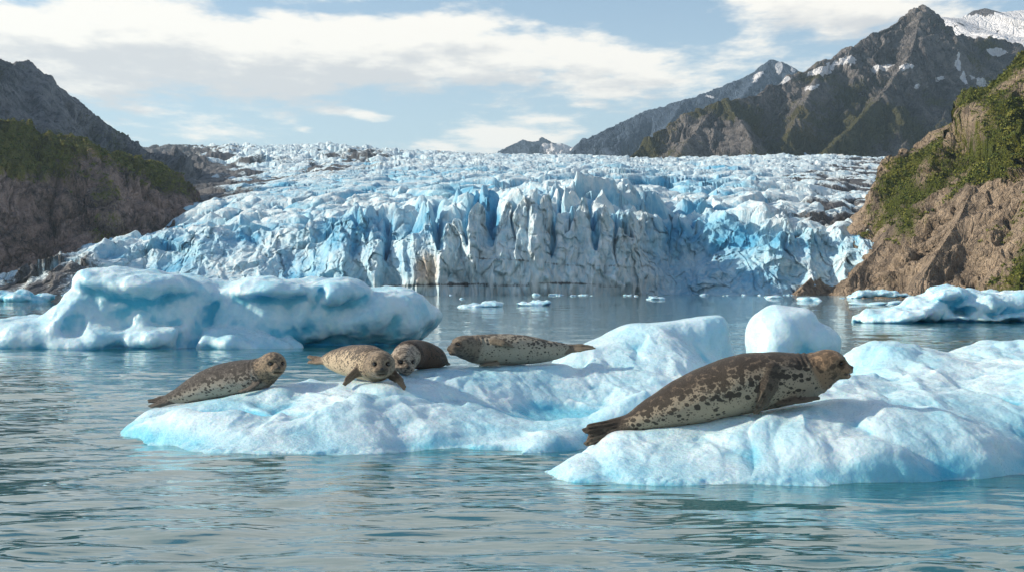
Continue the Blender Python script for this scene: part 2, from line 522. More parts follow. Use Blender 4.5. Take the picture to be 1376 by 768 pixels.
def mountain(name, ridges, px_rng, d_rng, nx, ny, slope, gully, rough, mat, veg=None, snow=None, base=-4.0, power=1.0, seed=0, jag=1.0, shrubs=0, crest=0.18):
    """ridges: list of (pixel x, pixel y, distance) crest lines. Grid columns fan out up the fjord."""
    t = (np.linspace(px_rng[0], px_rng[1], nx) - CX) / F_PX
    D = np.linspace(d_rng[0], d_rng[1], ny)
    T, Y = np.meshgrid(t, D, indexing='ij'); X = T * Y
    H = max(P(*p)[2] for r in ridges for p in r)
    lam = gully
    xw = X + lam * 0.5 * fbm(X / lam / 2, Y / lam / 2, 0.3, 3, seed + 1); yw = Y + lam * 0.5 * fbm(X / lam / 2, Y / lam / 2, 5.3, 3, seed + 2)
    Z = np.full(X.shape, -1e9); DD = np.full(X.shape, 1e9)
    for i, r in enumerate(ridges):
        pts = [P(*p) for p in r]
        d, hz, sl = poly_dist(X, Y, pts)
        dw, hw, sw = poly_dist(xw, yw, pts)
        d2 = 0.35 * d + 0.65 * dw
        near = sstep(d, 0, lam * 0.7)
        d2 = d * (1 - near) + d2 * near
        drop = slope * (d2 if power == 1 else (d2 / H) ** power * H)
        g = ridged(sw / lam + i * 7.7, dw / lam / 3.2, 0.5 * i, 3, seed + 9) - 0.75
        z = hz - drop + sstep(d, 0, lam * 1.4) * rough * 0.6 * g
        Z = z if i == 0 else smax(Z, z, lam * 0.14); DD = np.minimum(DD, d)
    gx = np.gradient(Z, axis=0) / np.maximum(np.gradient(X, axis=0), 1e-3); gy = np.gradient(Z, axis=1) / np.gradient(Y, axis=1)
    gx = gx - gy * T                      # columns fan out
    steep = np.hypot(gx, gy)
    N = np.stack([-gx, -gy, np.ones_like(gx)], -1); N /= np.linalg.norm(N, axis=-1, keepdims=True)
    amp = rough * (crest + (1 - crest) * sstep(DD, 0, lam * 0.9))
    big = fbm(X / lam / 1.1, Y / lam / 1.1, Z / lam / 1.1, 3, seed + 70)
    mid = ridged(X / lam * 1.6 + big * .5, Y / lam * 1.6, Z / lam * 1.1, 4, seed + 74) - 0.7
    # broken slabs: tilted blocks along the dip of the rock
    ca, sa = math.cos(0.7), math.sin(0.7)
    wq = 0.35 * lam * fbm(X / lam * 1.5, Y / lam * 1.5, Z / lam * 1.5, 3, seed + 75)
    pa = (X + 0.4 * Y) * ca + Z * sa + wq; pb = -(X + 0.4 * Y) * sa + Z * ca + wq
    slab = 0
    for j, (ka, kb, wg) in enumerate(((0.62, 0.30, 1.25), (0.26, 0.12, 0.45), (.10, .05, .16))):
        f1, f2, r1, r2, ox, oy = worley(pa / lam / ka, pb / lam / kb, seed + 76 + j)
        slab = slab + wg * ((r1 - 0.5) * 0.7 + (r2 - 0.5) * ox * 1.5 + oy * 0.9 - 0.5 * (1 - sstep(f2 - f1, 0, 0.18)))
    fine = fbm(X / lam * 9, Y / lam * 9, Z / lam * 9, 4, seed + 79, 0.6)
    disp = amp * (0.55 * big + 0.36 * mid + jag * 0.42 * slab + 0.10 * fine)
    v = np.stack([X, Y, Z], -1) + N * disp[..., None]
    Z = v[..., 2]
    v[..., 2] = np.maximum(Z, base)
    keep = (Z > base + 0.01)
    fm_ = keep[:-1, :-1] | keep[1:, :-1] | keep[:-1, 1:] | keep[1:, 1:]
    q = grid_quads(nx, ny, fm_)
    px = T * F_PX + CX; py = HZ - (Z - CAM_H) / Y * F_PX
    n_lo = fbm(X / lam / 1.3, Y / lam / 1.3, Z / lam / 1.3, 4, seed + 80)
    A = {'veg': veg(px, py, Z, steep, n_lo) if veg else np.zeros(X.shape), 'snow': snow(px, py, Z, steep, n_lo) if snow else np.zeros(X.shape)}
    A['snow'] = A['snow'] + 1.1 * fbm(X / lam * 5, Y / lam * 5, Z / lam * 5, 4, seed + 81, 0.7) * np.clip(A['snow'] * 2.5, 0, 1)
    vv, qq, A = compact(v.reshape(-1, 3), q, A)
    o = link(name, mesh_data(name, vv, qq, mat, A))
    if shrubs:
        rg = np.random.default_rng(seed)
        w = np.clip(A['veg'] - 0.30, 0, 0.5) * ((vv[:, 2] > 4) & (vv[:, 1] < np.quantile(vv[:, 1], .8)))
        c = vv[rg.choice(len(vv), shrubs, p=w / w.sum())]
        nl = 14
        size = rg.uniform(0.5, 1.25, (shrubs, 1, 1)) * shr_size
        off = rg.normal(0, 0.42, (shrubs, nl, 3)) * size * np.array([1, 1, .75]); off[..., 2] = np.abs(off[..., 2])
        p = c[:, None] + off
        a = rg.normal(0, 1, (shrubs, nl, 3)); a /= np.linalg.norm(a, axis=-1, keepdims=True)
        b = np.cross(a, rg.normal(0, 1, (shrubs, nl, 3))); b /= np.linalg.norm(b, axis=-1, keepdims=True)
        r = size * 0.33
        L = np.stack([p + a * r, p + b * r * .7, p - a * r, p - b * r * .7], 2).reshape(-1, 3)
        tint = np.repeat(rg.uniform(0, 1, shrubs), nl * 4)
        so = link("shrub_cover", mesh_data("shrub_cover", L, np.arange(len(L)).reshape(-1, 4), shrub_mat(), {'tint': tint}, smooth=False))
        tag(so, kind='stuff')
    return tag(o, kind='structure')


shr_size = 1.7


def shrub_mat():
    if 'shrub' in MATS: return MATS['shrub']
    M = Mat("shrub_leaves", 0.7, 0.2)
    M.set('Base Color', M.mix(M.attr('tint'), (0.06, 0.09, 0.014), (0.18, 0.18, 0.03)))
    MATS['shrub'] = M.m
    return M.m


def build_mountains():
    # left: near hill of dark rock and heath, higher ridge behind
    m = rock_mat("dark_heath_rock", (0.085, 0.068, 0.07), (0.44, 0.32, 0.28), (0.17, 0.17, 0.035), sc=1.0, bump=2.5)
    mountain("hill", [
        [(-620, 60, 800), (-300, 100, 820), (-150, 130, 860), (0, 155, 900), (40, 165, 920), (75, 181, 935), (110, 185, 950), (150, 200, 965), (190, 213, 985), (215, 226, 1000), (255, 252, 1030), (300, 285, 1060)],
        [(40, 165, 920), (20, 240, 850), (0, 310, 800), (-40, 385, 745)],
        [(110, 185, 950), (140, 235, 900), (150, 280, 860), (100, 330, 820)],
        [(215, 226, 1000), (235, 262, 950), (225, 290, 910)]],
        (-420, 420), (640, 1400), 760, 520, 0.80, 60, 33, m,
        veg=lambda px, py, Z, st, n: 1.0 - 1.0 * sstep(py, 205, 300) + n * 0.7 - 0.25 * sstep(st, 1.0, 1.8) - 0.3 * sstep(px, 190, 260), seed=3, shrubs=5000)
    m = rock_mat("slate_ridge_rock", (0.065, 0.08, 0.105), (0.26, 0.27, 0.30), (0.08, 0.10, 0.05), sc=0.6, bump=4)
    mountain("mountain", [
        [(-560, 70, 1000), (-250, 30, 1150), (-100, 45, 1300), (0, 76, 1400), (38, 84, 1430), (70, 110, 1460), (105, 137, 1500), (150, 170, 1560), (190, 200, 1620), (222, 215, 1680), (300, 236, 1760), (380, 262, 1840)],
        [(38, 84, 1430), (60, 150, 1330), (90, 215, 1240)],
        [(-100, 45, 1300), (-60, 120, 1180), (-40, 200, 1080)]],
        (-420, 420), (900, 2300), 560, 420, 0.85, 110, 42, m, jag=0.7,
        veg=lambda px, py, Z, st, n: 0.15 + n * 0.7 + 0.3 * sstep(py, 130, 190) - 0.9 * sstep(px, 150, 220), seed=11)
    # right: near cliff
    m = rock_mat("warm_cliff_rock", (0.15, 0.122, 0.098), (0.52, 0.41, 0.30), (0.105, 0.13, 0.018), sc=1.6, bump=2.2, strata=(1, 1, 0.55))
    mountain("cliff", [
        [(1900, -260, 620), (1600, -60, 690), (1450, 22, 740), (1376, 75, 780), (1340, 110, 790), (1300, 150, 800), (1262, 190, 815), (1225, 216, 830), (1200, 240, 840), (1178, 264, 850), (1148, 300, 830), (1112, 350, 760), (1072, 391, 690)],
        [(1376, 75, 780), (1330, 200, 700), (1290, 290, 640), (1240, 370, 605)],
        [(1450, 22, 740), (1420, 180, 640), (1390, 300, 590), (1370, 380, 560)],
        [(1262, 190, 815), (1230, 260, 760), (1190, 320, 720), (1140, 375, 690)]],
        (1030, 1640), (500, 1150), 760, 900, 0.90, 46, 19, m, crest=0.08,
        veg=lambda px, py, Z, st, n: 0.60 + n * 1.1 + 0.28 * sstep(px - (py - 100) * 0.15, 1240, 1330) - 0.35 * sstep(py, 310, 380) - 0.4 * sstep(1235 - px, 0, 60), seed=21, shrubs=12000)
    # right: great peak with its shoulder
    m = rock_mat("peak_rock", (0.055, 0.053, 0.060), (0.245, 0.23, 0.225), (0.085, 0.085, 0.035), sc=0.4, bump=6)

    def peak_snow(px, py, Z, st, n):
        s = np.zeros(px.shape)
        for cx, cy, rx, ry, sl in ((1130, 85, 26, 7, -.4), (1100, 96, 20, 4, -.35), (1185, 92, 17, 5, -.25), (1220, 90, 13, 5, -.3), (1240, 116, 10, 3, 0), (1288, 82, 4, 12, .5), (1296, 107, 4, 9, -.6), (1318, 112, 10, 4, .9), (1265, 106, 6, 4, 0), (1050, 110, 10, 3, -.3), (1090, 118, 10, 3, -.3), (1340, 70, 12, 4, 0)):
            a = px - cx; b = py - cy - a * sl
            s = np.maximum(s, 1.15 * np.exp(-(a / rx) ** 2 - (b / ry) ** 2) + 0.55 * n * np.exp(-(a / rx / 1.7) ** 2 - (b / ry / 1.7) ** 2))
        return s
    mountain("mountain", [
        [(800, 250, 2250), (838, 214, 2350), (870, 186, 2400), (900, 165, 2430), (940, 146, 2460), (966, 138, 2480), (985, 138, 2500), (1000, 130, 2560), (1040, 112, 2640), (1075, 99, 2680), (1110, 84, 2720), (1150, 64, 2750), (1175, 40, 2770), (1205, 25, 2790), (1240, 11, 2800), (1256, 18, 2810), (1272, 38, 2820), (1292, 48, 2830), (1320, 53, 2840), (1350, 50, 2850), (1372, 62, 2860), (1420, 90, 2880), (1600, 150, 2900)],
        [(975, 138, 2490), (1000, 170, 2360), (1018, 205, 2260), (1020, 240, 2180)],
        [(966, 138, 2480), (930, 180, 2360), (900, 225, 2260)],
        [(1240, 11, 2800), (1225, 70, 2640), (1190, 120, 2500), (1150, 165, 2380), (1110, 205, 2250)],
        [(1292, 48, 2830), (1290, 110, 2640), (1260, 170, 2440), (1220, 220, 2260)],
        [(1110, 84, 2720), (1085, 130, 2560), (1060, 180, 2400), (1045, 220, 2260)],
        [(1372, 62, 2860), (1370, 130, 2640), (1350, 190, 2440)]],
        (800, 1620), (1950, 3500), 900, 520, 0.95, 150, 70, m,
        veg=lambda px, py, Z, st, n: 0.14 + n * 0.9 + 0.5 * sstep(py, 70, 190), snow=peak_snow, seed=31)
    m = rock_mat("far_hazed_rock", (0.045, 0.075, 0.13), (0.085, 0.125, 0.19), (0.05, 0.075, 0.08), sc=0.3, bump=8)  # distance haze is put into the blue base colour of this rock

    def far_snow(px, py, Z, st, n):
        s = np.zeros(px.shape)
        for cx, cy, rx, ry, sl in ((955, 130, 10, 3, .2), (1045, 92, 4, 8, -.5), (1062, 90, 3, 7, .3), (880, 165, 7, 2, 0), (1020, 100, 6, 6, -1)):
            a = px - cx; b = py - cy - a * sl
            s = np.maximum(s, 1.1 * np.exp(-(a / rx) ** 2 - (b / ry) ** 2) + 0.55 * n * np.exp(-(a / rx / 1.7) ** 2 - (b / ry / 1.7) ** 2))
        return s
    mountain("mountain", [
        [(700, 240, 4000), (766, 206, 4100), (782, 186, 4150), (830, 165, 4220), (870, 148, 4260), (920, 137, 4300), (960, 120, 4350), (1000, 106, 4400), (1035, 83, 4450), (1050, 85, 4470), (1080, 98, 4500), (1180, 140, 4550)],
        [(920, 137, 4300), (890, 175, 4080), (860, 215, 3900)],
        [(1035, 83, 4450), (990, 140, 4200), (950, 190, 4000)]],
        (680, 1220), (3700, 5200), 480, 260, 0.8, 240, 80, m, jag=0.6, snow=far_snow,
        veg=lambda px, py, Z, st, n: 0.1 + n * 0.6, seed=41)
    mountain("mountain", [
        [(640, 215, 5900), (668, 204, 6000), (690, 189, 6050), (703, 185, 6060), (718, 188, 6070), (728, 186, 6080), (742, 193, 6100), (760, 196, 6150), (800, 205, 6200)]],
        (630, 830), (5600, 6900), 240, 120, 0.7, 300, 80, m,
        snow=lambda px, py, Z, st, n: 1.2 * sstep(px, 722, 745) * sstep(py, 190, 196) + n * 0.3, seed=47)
    # snowfield on the plateau behind the great peak
    m = rock_mat("plateau_snow_rock", (0.10, 0.10, 0.115), (0.16, 0.155, 0.16), (0.07, 0.08, 0.05), sc=0.3, bump=5)
    mountain("mountain", [
        [(1180, 60, 3300), (1262, 22, 3350), (1290, 25, 3400), (1308, 14, 3430), (1323, 11, 3440), (1345, 17, 3450), (1376, 14, 3470), (1500, 10, 3500), (1640, 30, 3550)]],
        (1170, 1650), (2980, 4000), 360, 200, 0.42, 200, 14, m, jag=0.3,
        snow=lambda px, py, Z, st, n: 1.15 - 1.3 * np.exp(-((px - 1318) / 24) ** 2 - ((py - 14) / 7) ** 2) + n * 0.2, seed=53)


# ------------------------------------------------------------------ glacier
def interp_cols(px, tab):
    a = np.array(tab, float)
    return np.interp(px, a[:, 0], a[:, 1])


def build_glacier():
    nx = 1500
    t = (np.linspace(-60, 1340, nx) - CX) / F_PX
    s = np.concatenate([np.linspace(-6, 42, 300), np.geomspace(42.5, 400, 330), np.geomspace(403, 2900, 260)])
    T, Sg = np.meshgrid(t, s, indexing='ij')
    px = T * F_PX + CX
    # where the ice stands in the water
    front = 700 + 30 * fbm(px[:, :1] / 190, 3.3, 0, 2, 5) + 17 * np.abs(perlin(px[:, :1] / 42, 9.1, 0, 7)) - 7
    front = front + 30 * np.exp(-((px[:, :1] - 940) / 90) ** 2) - 12 * np.exp(-((px[:, :1] - 640) / 140) ** 2) - 25 * sstep(200 - px[:, :1], 0, 150) + 5 * sstep(px[:, :1], 1060, 1140)
    Y = front + Sg
    X = T * Y
    # heights, from the picture's own levels at three distances
    top_y = interp_cols(px, [(-60, 392), (30, 372), (60, 358), (120, 347), (180, 332), (260, 320), (340, 316), (420, 316), (470, 306), (520, 302), (600, 298), (660, 290), (760, 288), (860, 298), (900, 316), (960, 306), (1020, 312), (1080, 318), (1130, 318), (1180, 330), (1260, 370), (1340, 392)])
    mid_y = interp_cols(px, [(-60, 380), (60, 347), (150, 321), (260, 289), (340, 271), (450, 264), (560, 262), (680, 256), (800, 252), (900, 262), (1000, 263), (1100, 272), (1170, 290), (1240, 330), (1340, 370)])
    up_y = interp_cols(px, [(-60, 260), (200, 246), (330, 240), (450, 232), (560, 230), (700, 226), (800, 224), (900, 224), (1000, 222), (1100, 222), (1180, 228), (1340, 260)])
    far_y = interp_cols(px, [(-60, 222), (150, 206), (200, 199), (280, 197), (330, 196), (440, 196), (480, 199), (560, 204), (650, 208), (700, 209), (780, 211), (850, 215), (950, 216), (1000, 213), (1100, 211), (1160, 212), (1210, 214), (1340, 225)])
    run = interp_cols(px, [(-60, 45), (120, 48), (300, 60), (430, 50), (480, 24), (560, 16), (700, 13), (850, 16), (900, 42), (1000, 48), (1090, 36), (1340, 40)])
    def zz(py, D): return CAM_H + (HZ - py) / F_PX * D
    z_top = zz(top_y, front + run); z_mid = zz(mid_y, front + 190); z_up = zz(up_y, front + 800); z_far = zz(far_y, front + 2300)
    k = np.clip(Sg / run, 0, 1)
    expo = interp_cols(px, [(-60, 1.0), (300, 0.8), (450, .8), (520, .55), (850, .55), (900, 1.5), (1020, 1.4), (1100, .9), (1340, .9)])
    cliff = z_top * np.where(k > 0, np.maximum(k, 1e-6) ** expo, 0) * (1.0 - 0.0 * k)
    a1 = np.clip((Sg - run) / (190 - run), 0, 1); a2 = np.clip((Sg - 190) / 610, 0, 1); a3 = np.clip((Sg - 800) / 1500, 0, 1)
    Z = np.where(Sg < run, cliff, z_top + (z_mid - z_top) * a1 ** 0.85)
    Z = np.where(Sg > 190, z_mid + (z_up - z_mid) * a2 ** 0.8, Z)
    Z = np.where(Sg > 800, z_up + (z_far - z_up) * a3 ** 0.9, Z)
    Z = np.where(Sg > 2300, z_far - (Sg - 2300) * 0.02, Z)
    body = sstep(Sg, run * 0.55, run * 1.1)
    # seracs: tilted blocks parted by crevasses, bigger by the front, in two sizes
    centre = np.exp(-((px - 700) / 260) ** 4)
    amp = (7.5 * centre * np.exp(-np.maximum(Sg - 60, 0) / 110) + 5.5 * np.exp(-np.maximum(Sg - 60, 0) / 500)) + 2.0 + 3.2 * sstep(Sg, 500, 1500) * (0.5 + 0.9 * sstep(620 - px, 0, 150))
    amp = amp * (1 - 0.55 * np.exp(-((px - 480) / 200) ** 2 - ((Sg - 260) / 200) ** 2))
    wx = X + 12 * fbm(X / 45, Y / 45, 0, 3, 61); wy = Y + 12 * fbm(X / 45, Y / 45, 4, 3, 62)
    far = sstep(Sg, 350, 1300)
    crev = np.zeros(X.shape); blocks = np.zeros(X.shape)
    for i, (cw, cd, wgt) in enumerate(((34, 30, 1.0), (13, 14, 0.32))):
        kk = 1.0
        ang = 0.35
        ax = (wx * math.cos(ang) + wy * math.sin(ang)); ay = (-wx * math.sin(ang) + wy * math.cos(ang))
        f1, f2, r1, r2, ox, oy = worley(ax / cw * kk, ay / cd * kk, 71 + i)
        gap = 1 - sstep(f2 - f1, 0.0, 0.34)
        blocks += wgt * ((r1 - 0.5) * 1.0 + (r2 - 0.5) * ox * 1.5 + (0.3 + 0.5 * r1) * (-oy) * 0.9 + 0.25 * (0.5 - f1))
        crev += wgt * gap * (0.35 + 0.65 * r2)
    f1, f2, r1, r2, ox, oy = worley(wx / 55, wy / 75, 83)                 # great blocks of the upper icefall
    blocks += far * 1.6 * ((r1 - 0.5) + ox * (r2 - .5) * 1.2 - oy * .6); crev += far * 0.9 * (1 - sstep(f2 - f1, 0, .3))
    sharp = (ridged(wx / 20, wy / 30, 0.7, 3, 77) - 0.7) * np.exp(-np.maximum(Sg - 40, 0) / 140)
    lines = ridged(wx / 110 + 0.3 * fbm(X / 60, Y / 60, 2, 2, 64), (wy + 0.35 * wx) / 22, 1.7, 3, 65) - 0.7
    Z = Z + body * 2.6 * lines * (0.6 + 0.6 * sstep(Sg, 300, 900))
    Z = Z + body * amp * (blocks * 0.75 + sharp * 0.62 - crev * 0.75)
    # deep fractures that cut down from the crown of the front
    cut = np.zeros(X.shape)
    for fx, w_, ln, dep, tl in ((520, 5, 70, 13, .05), (592, 6, 110, 17, -.1), (655, 7, 80, 12, .22), (690, 2.2, 24, 9, .05), (712, 2.0, 18, 10, -.06), (742, 5, 60, 15, .3), (800, 6, 80, 15, -.25), (826, 2.2, 30, 8, .05), (622, 4, 90, 11, .3), (470, 5, 80, 8, .3)):
        wob = fx + 7 * perlin(Sg / 25, fx, 0, 90) + tl * Sg
        cut = np.maximum(cut, dep * np.exp(-((px - wob) / w_) ** 2) * (1 - sstep(Sg, ln * .7, ln)) * sstep(Sg, run * (0.1 + 0.05 * (fx % 7)), run * (0.5 + 0.06 * (fx % 11))))
    Z = Z - cut
    Z = np.where(Sg < 0, -2 + Sg * 0.1, np.maximum(Z, 0.3 + Sg * 0.12))
    # the wall itself: flutes and slabs pushed out of the plane
    wall = (1 - sstep(Sg, run * 0.8, run * 1.6)) * sstep(Sg, -3, 1)
    fl = ridged(X / 17, Z / 95, 1.0, 4, 91) - 0.8
    slab = fbm(X / 38, Z / 26, Y / 60, 4, 92)
    blk = 0
    wz = 5 * fbm(X / 14, Z / 14, 2.5, 3, 193)
    for j_, (cw_, ch_, wg_) in enumerate(((13, 26, 1.0), (6, 11, .55), (2.8, 5, .3))):
        f1, f2, r1, r2, ox, oy = worley((X + wz + 0.25 * Z) / cw_, (Z + wz) / ch_, 195 + j_)
        blk = blk + wg_ * ((r1 - .5) * 1.3 + (r2 - .5) * ox * 2.4 + (0.4 - r1) * oy * 1.2 - 0.35 * (1 - sstep(f2 - f1, 0, .14)))
    fold = ridged(X / 30 + Z / 55, Z / 24 - X / 70, 2.2, 4, 94) - 0.8
    soft = np.clip((run - 16) / 30, 0, 1)
    push = wall * ((1 - soft) * (-3.4 * blk - 4.5 * fl - 6.0 * slab - 2.5 * (ridged(X / 6, Z / 22, 2.0, 3, 191) - .7)) + soft * (-7.0 * fold - 5.0 * slab - 2.2 * blk))
    Yd = Y + push
    Xd = X + wall * 2.2 * fbm(X / 9, Z / 16, 3.0, 3, 93) + body * 1.5 * fbm(X / 10, Y / 10, Z / 10, 3, 95)
    Zd = Z + (0.25 + 0.75 * body) * (0.5 + 0.8 * np.exp(-np.maximum(Sg, 0) / 60)) * fbm(X / 5, Y / 5, Z / 5, 3, 96) * np.exp(-np.maximum(Sg, 0) / 900)
    Zd = np.where(Sg < 1, Z, Zd)
    v = np.stack([Xd, Yd, Zd], -1)
    # dense blue ice in the cracks and fresh breaks, crust elsewhere, shaded walls painted bluer
    n = fbm(X / 60, Y / 60, Z / 60, 3, 97)
    blue = 0.36 + 0.75 * crev * body * (0.5 + 0.5 * np.exp(-np.maximum(Sg - 100, 0) / 500)) + cut / 11 + 0.55 * n
    blue += 0.55 * soft * wall * np.exp(-((px - 960) / 130) ** 2) + 0.25 * soft * wall * sstep(px, 120, 260) * sstep(520 - px, 0, 80)  # shade of the right bowl and left flank, painted in as blue
    blue -= 0.30 * far
    blue = blue - 0.30 * (wall * (1 - soft)) * sstep(0.2 - n, -.2, .3) - 0.45 * sstep(px, 980, 1080) * (1 - wall)
    flow = fbm(X / 130 + 0.9 * n, Y / 34 + X / 90, 0, 4, 98)
    dirt = (0.72 * sstep(215 - px + 60 * n, 0, 150) * (1 - sstep(Sg, 160, 300)) * (0.75 + 0.9 * fold)
            + 0.9 * sstep(px + 90 * n - 0.10 * Sg, 960, 1150) * (0.30 + 1.0 * np.clip(crev, 0, 1) + 1.2 * flow)
            + 1.2 * sstep(360 - px + 90 * n - 0.03 * (Sg - 300), 0, 80) * sstep(Sg, 150, 420)
            + 0.55 * np.exp(-((px - 360 - 0.12 * (Sg - 300)) / 70) ** 2) * sstep(Sg, 250, 450) * sstep(flow, -.2, .3))
    dirt += 0.30 * sstep(flow, 0.05, 0.45) * sstep(Sg, 120, 400) + 0.22 * np.clip(crev, 0, 1) * sstep(Sg, 60, 300)
    line = np.exp(-((Z - 5 - 3 * perlin(X / 40, 1, 1, 99)) / 1.1) ** 2) * sstep(px, 480, 540) * sstep(880 - px, 0, 60) * wall
    line2 = np.exp(-((Z - 17 + 0.05 * (X) - 4 * perlin(X / 50, 2, 1, 99)) / .8) ** 2) * sstep(px, 590, 640) * sstep(880 - px, 0, 60) * wall
    dirt = dirt + 0.75 * line + 0.5 * line2 + 0.15 * wall * sstep(fl, -.1, -.45)
    dirt = dirt * (1 - 0.5 * wall * sstep(px, 950, 1020)) + 0.45 * np.exp(-((px - 1075) / 18) ** 2) * wall * sstep(7 - Z, 0, 4)
    tan = 0.8 * np.exp(-((px - 572) / 26) ** 2 - ((Z - 11) / 15) ** 2) * wall + 0.55 * sstep(px, 1040, 1130) * sstep(n, -.3, .3) * (1 - 0.7 * wall)
    tan = tan + 0.4 * np.exp(-((px - 470) / 60) ** 2) * wall * sstep(12 - Z, 0, 10)
    q = grid_quads(nx, len(s))
    me = mesh_data("glacier", v.reshape(-1, 3), q, glacier_mat(), {'blue': blue, 'dirt': dirt, 'tan': tan})
    return tag(link("glacier", me), kind='structure')


# ------------------------------------------------------------------ ice floes (height over the water from surveyed points)
def tps_fit(pts, smooth=1e-3):
    p = np.array(pts); xy, z = p[:, :2], p[:, 2]
    r = np.linalg.norm(xy[:, None] - xy[None], axis=-1)
    K = np.where(r > 0, r * r * np.log(np.maximum(r, 1e-9)), 0) + np.eye(len(p)) * smooth
    Pm = np.c_[np.ones(len(p)), xy]
    A = np.block([[K, Pm], [Pm.T, np.zeros((3, 3))]])
    w = np.linalg.solve(A, np.r_[z, 0, 0, 0])
    def f(x, y):
        out = w[-3] + w[-2] * x + w[-1] * y
        for (a, b), c in zip(xy, w[:-3]):
            r2 = (x - a) ** 2 + (y - b) ** 2
            out = out + c * 0.5 * r2 * np.log(np.maximum(r2, 1e-12))
        return out
    return f


def floe_mesh(name, top, rim, outline, cell, mat, seed, rough=1.0, presses=()):
    """top: (px,py,D) points of the upper surface; rim: (px,py) waterline seen; outline: closed footprint (X,Y)"""
    pts = [P(*p) for p in top] + [np.r_[P(a, b, Dw(b))[:2], 0.0] for a, b in rim]
    ol = np.array(outline)
    # hidden waterline
    f = tps_fit(pts + [np.r_[p, 0.0] for p in ol], 2e-3)
    ring = np.r_[[np.r_[P(a, b, Dw(b))[:2]] for a, b in rim], ol]
    lo, hi = ring.min(0) - 0.5, ring.max(0) + 0.5
    xs = np.arange(lo[0], hi[0], cell); ys = np.arange(lo[1], hi[1], cell)
    X, Y = np.meshgrid(xs, ys, indexing='ij')
    Z = f(X, Y)
    # signed distance to the footprint: the ice plunges outside it
    n = len(ring); inside = np.zeros(X.shape, bool); dmin = np.full(X.shape, 1e9)
    for i in range(n):
        a, b = ring[i], ring[(i + 1) % n]
        e = b - a; t = np.clip(((X - a[0]) * e[0] + (Y - a[1]) * e[1]) / max(e @ e, 1e-9), 0, 1)
        dmin = np.minimum(dmin, np.hypot(X - a[0] - t * e[0], Y - a[1] - t * e[1]))
        c = ((a[1] > Y) != (b[1] > Y)) & (X < (b[0] - a[0]) * (Y - a[1]) / (b[1] - a[1] if abs(b[1] - a[1]) > 1e-9 else 1e-9) + a[0])
        inside ^= c
    sd = np.where(inside, dmin, -dmin)
    # melt shapes: rounded lumps, runnels down the slope, scallops
    w1 = 0.25 * fbm(X * 1.2, Y * 1.2, 1, 2, seed); w2 = 0.25 * fbm(X * 1.2, Y * 1.2, 6, 2, seed + 1)
    lump = 1.3 * np.abs(perlin((X + w1) * 1.05, (Y + w2) * 1.25, 0.5, seed + 2)) + 0.27 * np.abs(perlin((X + w1) * 3.7, (Y + w2) * 3.1, 0.5, seed + 3)) + .10 * np.abs(perlin(X * 8 + w1 * 6, Y * 7, .5, seed + 4))
    run = ridged((X + 0.45 * Y + w1) * 2.6, (Y - 0.45 * X + w2) * 0.9, 0.2, 3, seed + 5) - 0.8
    fine = fbm(X * 9, Y * 9, 0, 4, seed + 6, 0.55)
    hf = sstep(Z, 0.0, 0.25)
    d = rough * ((lump - 0.4) * 0.17 + run * 0.022) + fine * 0.006
    for (a, b, r0) in presses:      # where a body has melted a flat berth
        pc = P(*a); qc = P(*b); e = qc[:2] - pc[:2]
        t = np.clip(((X - pc[0]) * e[0] + (Y - pc[1]) * e[1]) / (e @ e), 0, 1)
        dd = np.hypot(X - pc[0] - t * e[0], Y - pc[1] - t * e[1])
        wgt = np.exp(-(dd / r0) ** 4)
        d = d * (1 - 0.85 * wgt); Z = Z * (1 - wgt) + (pc[2] + t * (qc[2] - pc[2])) * wgt
    Z = Z + d * (0.25 + 0.75 * hf)
    wob = 0.10 * fbm(X * 2.2, Y * 2.2, 3, 3, seed + 9)
    s = sd + wob
    edge = np.sqrt(np.clip(1 - (1 - np.clip((s + .02) / 0.22, 0, 1)) ** 2, 0, 1))
    Z = np.where(s > -0.02, np.maximum(Z, 0.035 + 0.02 * fine) * edge + (1 - edge) * -0.10, -0.10 - (-0.02 - s) * 2.2)
    Z = np.maximum(Z, -0.6)
    # sideways push so the flanks bulge
    gx = np.gradient(Z, cell, axis=0); gy = np.gradient(Z, cell, axis=1)
    m = np.sqrt(gx ** 2 + gy ** 2 + 1)
    push = 0.05 * fbm(X * 3, Y * 3, Z * 3, 3, seed + 8)
    Xd, Yd = X - gx / m * push, Y - gy / m * push
    # dense blue ice in concave places, with shade of hollows and flanks painted bluer
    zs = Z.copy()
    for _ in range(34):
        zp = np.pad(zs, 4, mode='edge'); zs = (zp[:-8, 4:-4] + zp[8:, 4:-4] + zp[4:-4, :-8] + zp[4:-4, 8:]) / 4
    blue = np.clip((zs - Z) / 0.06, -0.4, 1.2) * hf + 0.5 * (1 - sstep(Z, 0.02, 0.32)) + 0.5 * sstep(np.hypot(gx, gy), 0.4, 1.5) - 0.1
    keep = Z > -0.59
    fmk = keep[:-1, :-1] | keep[1:, 1:] | keep[:-1, 1:] | keep[1:, :-1]
    q = grid_quads(len(xs), len(ys), fmk)
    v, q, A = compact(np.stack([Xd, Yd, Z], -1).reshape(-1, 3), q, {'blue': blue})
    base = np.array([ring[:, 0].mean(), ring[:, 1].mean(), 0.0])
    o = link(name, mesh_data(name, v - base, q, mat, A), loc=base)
    return o


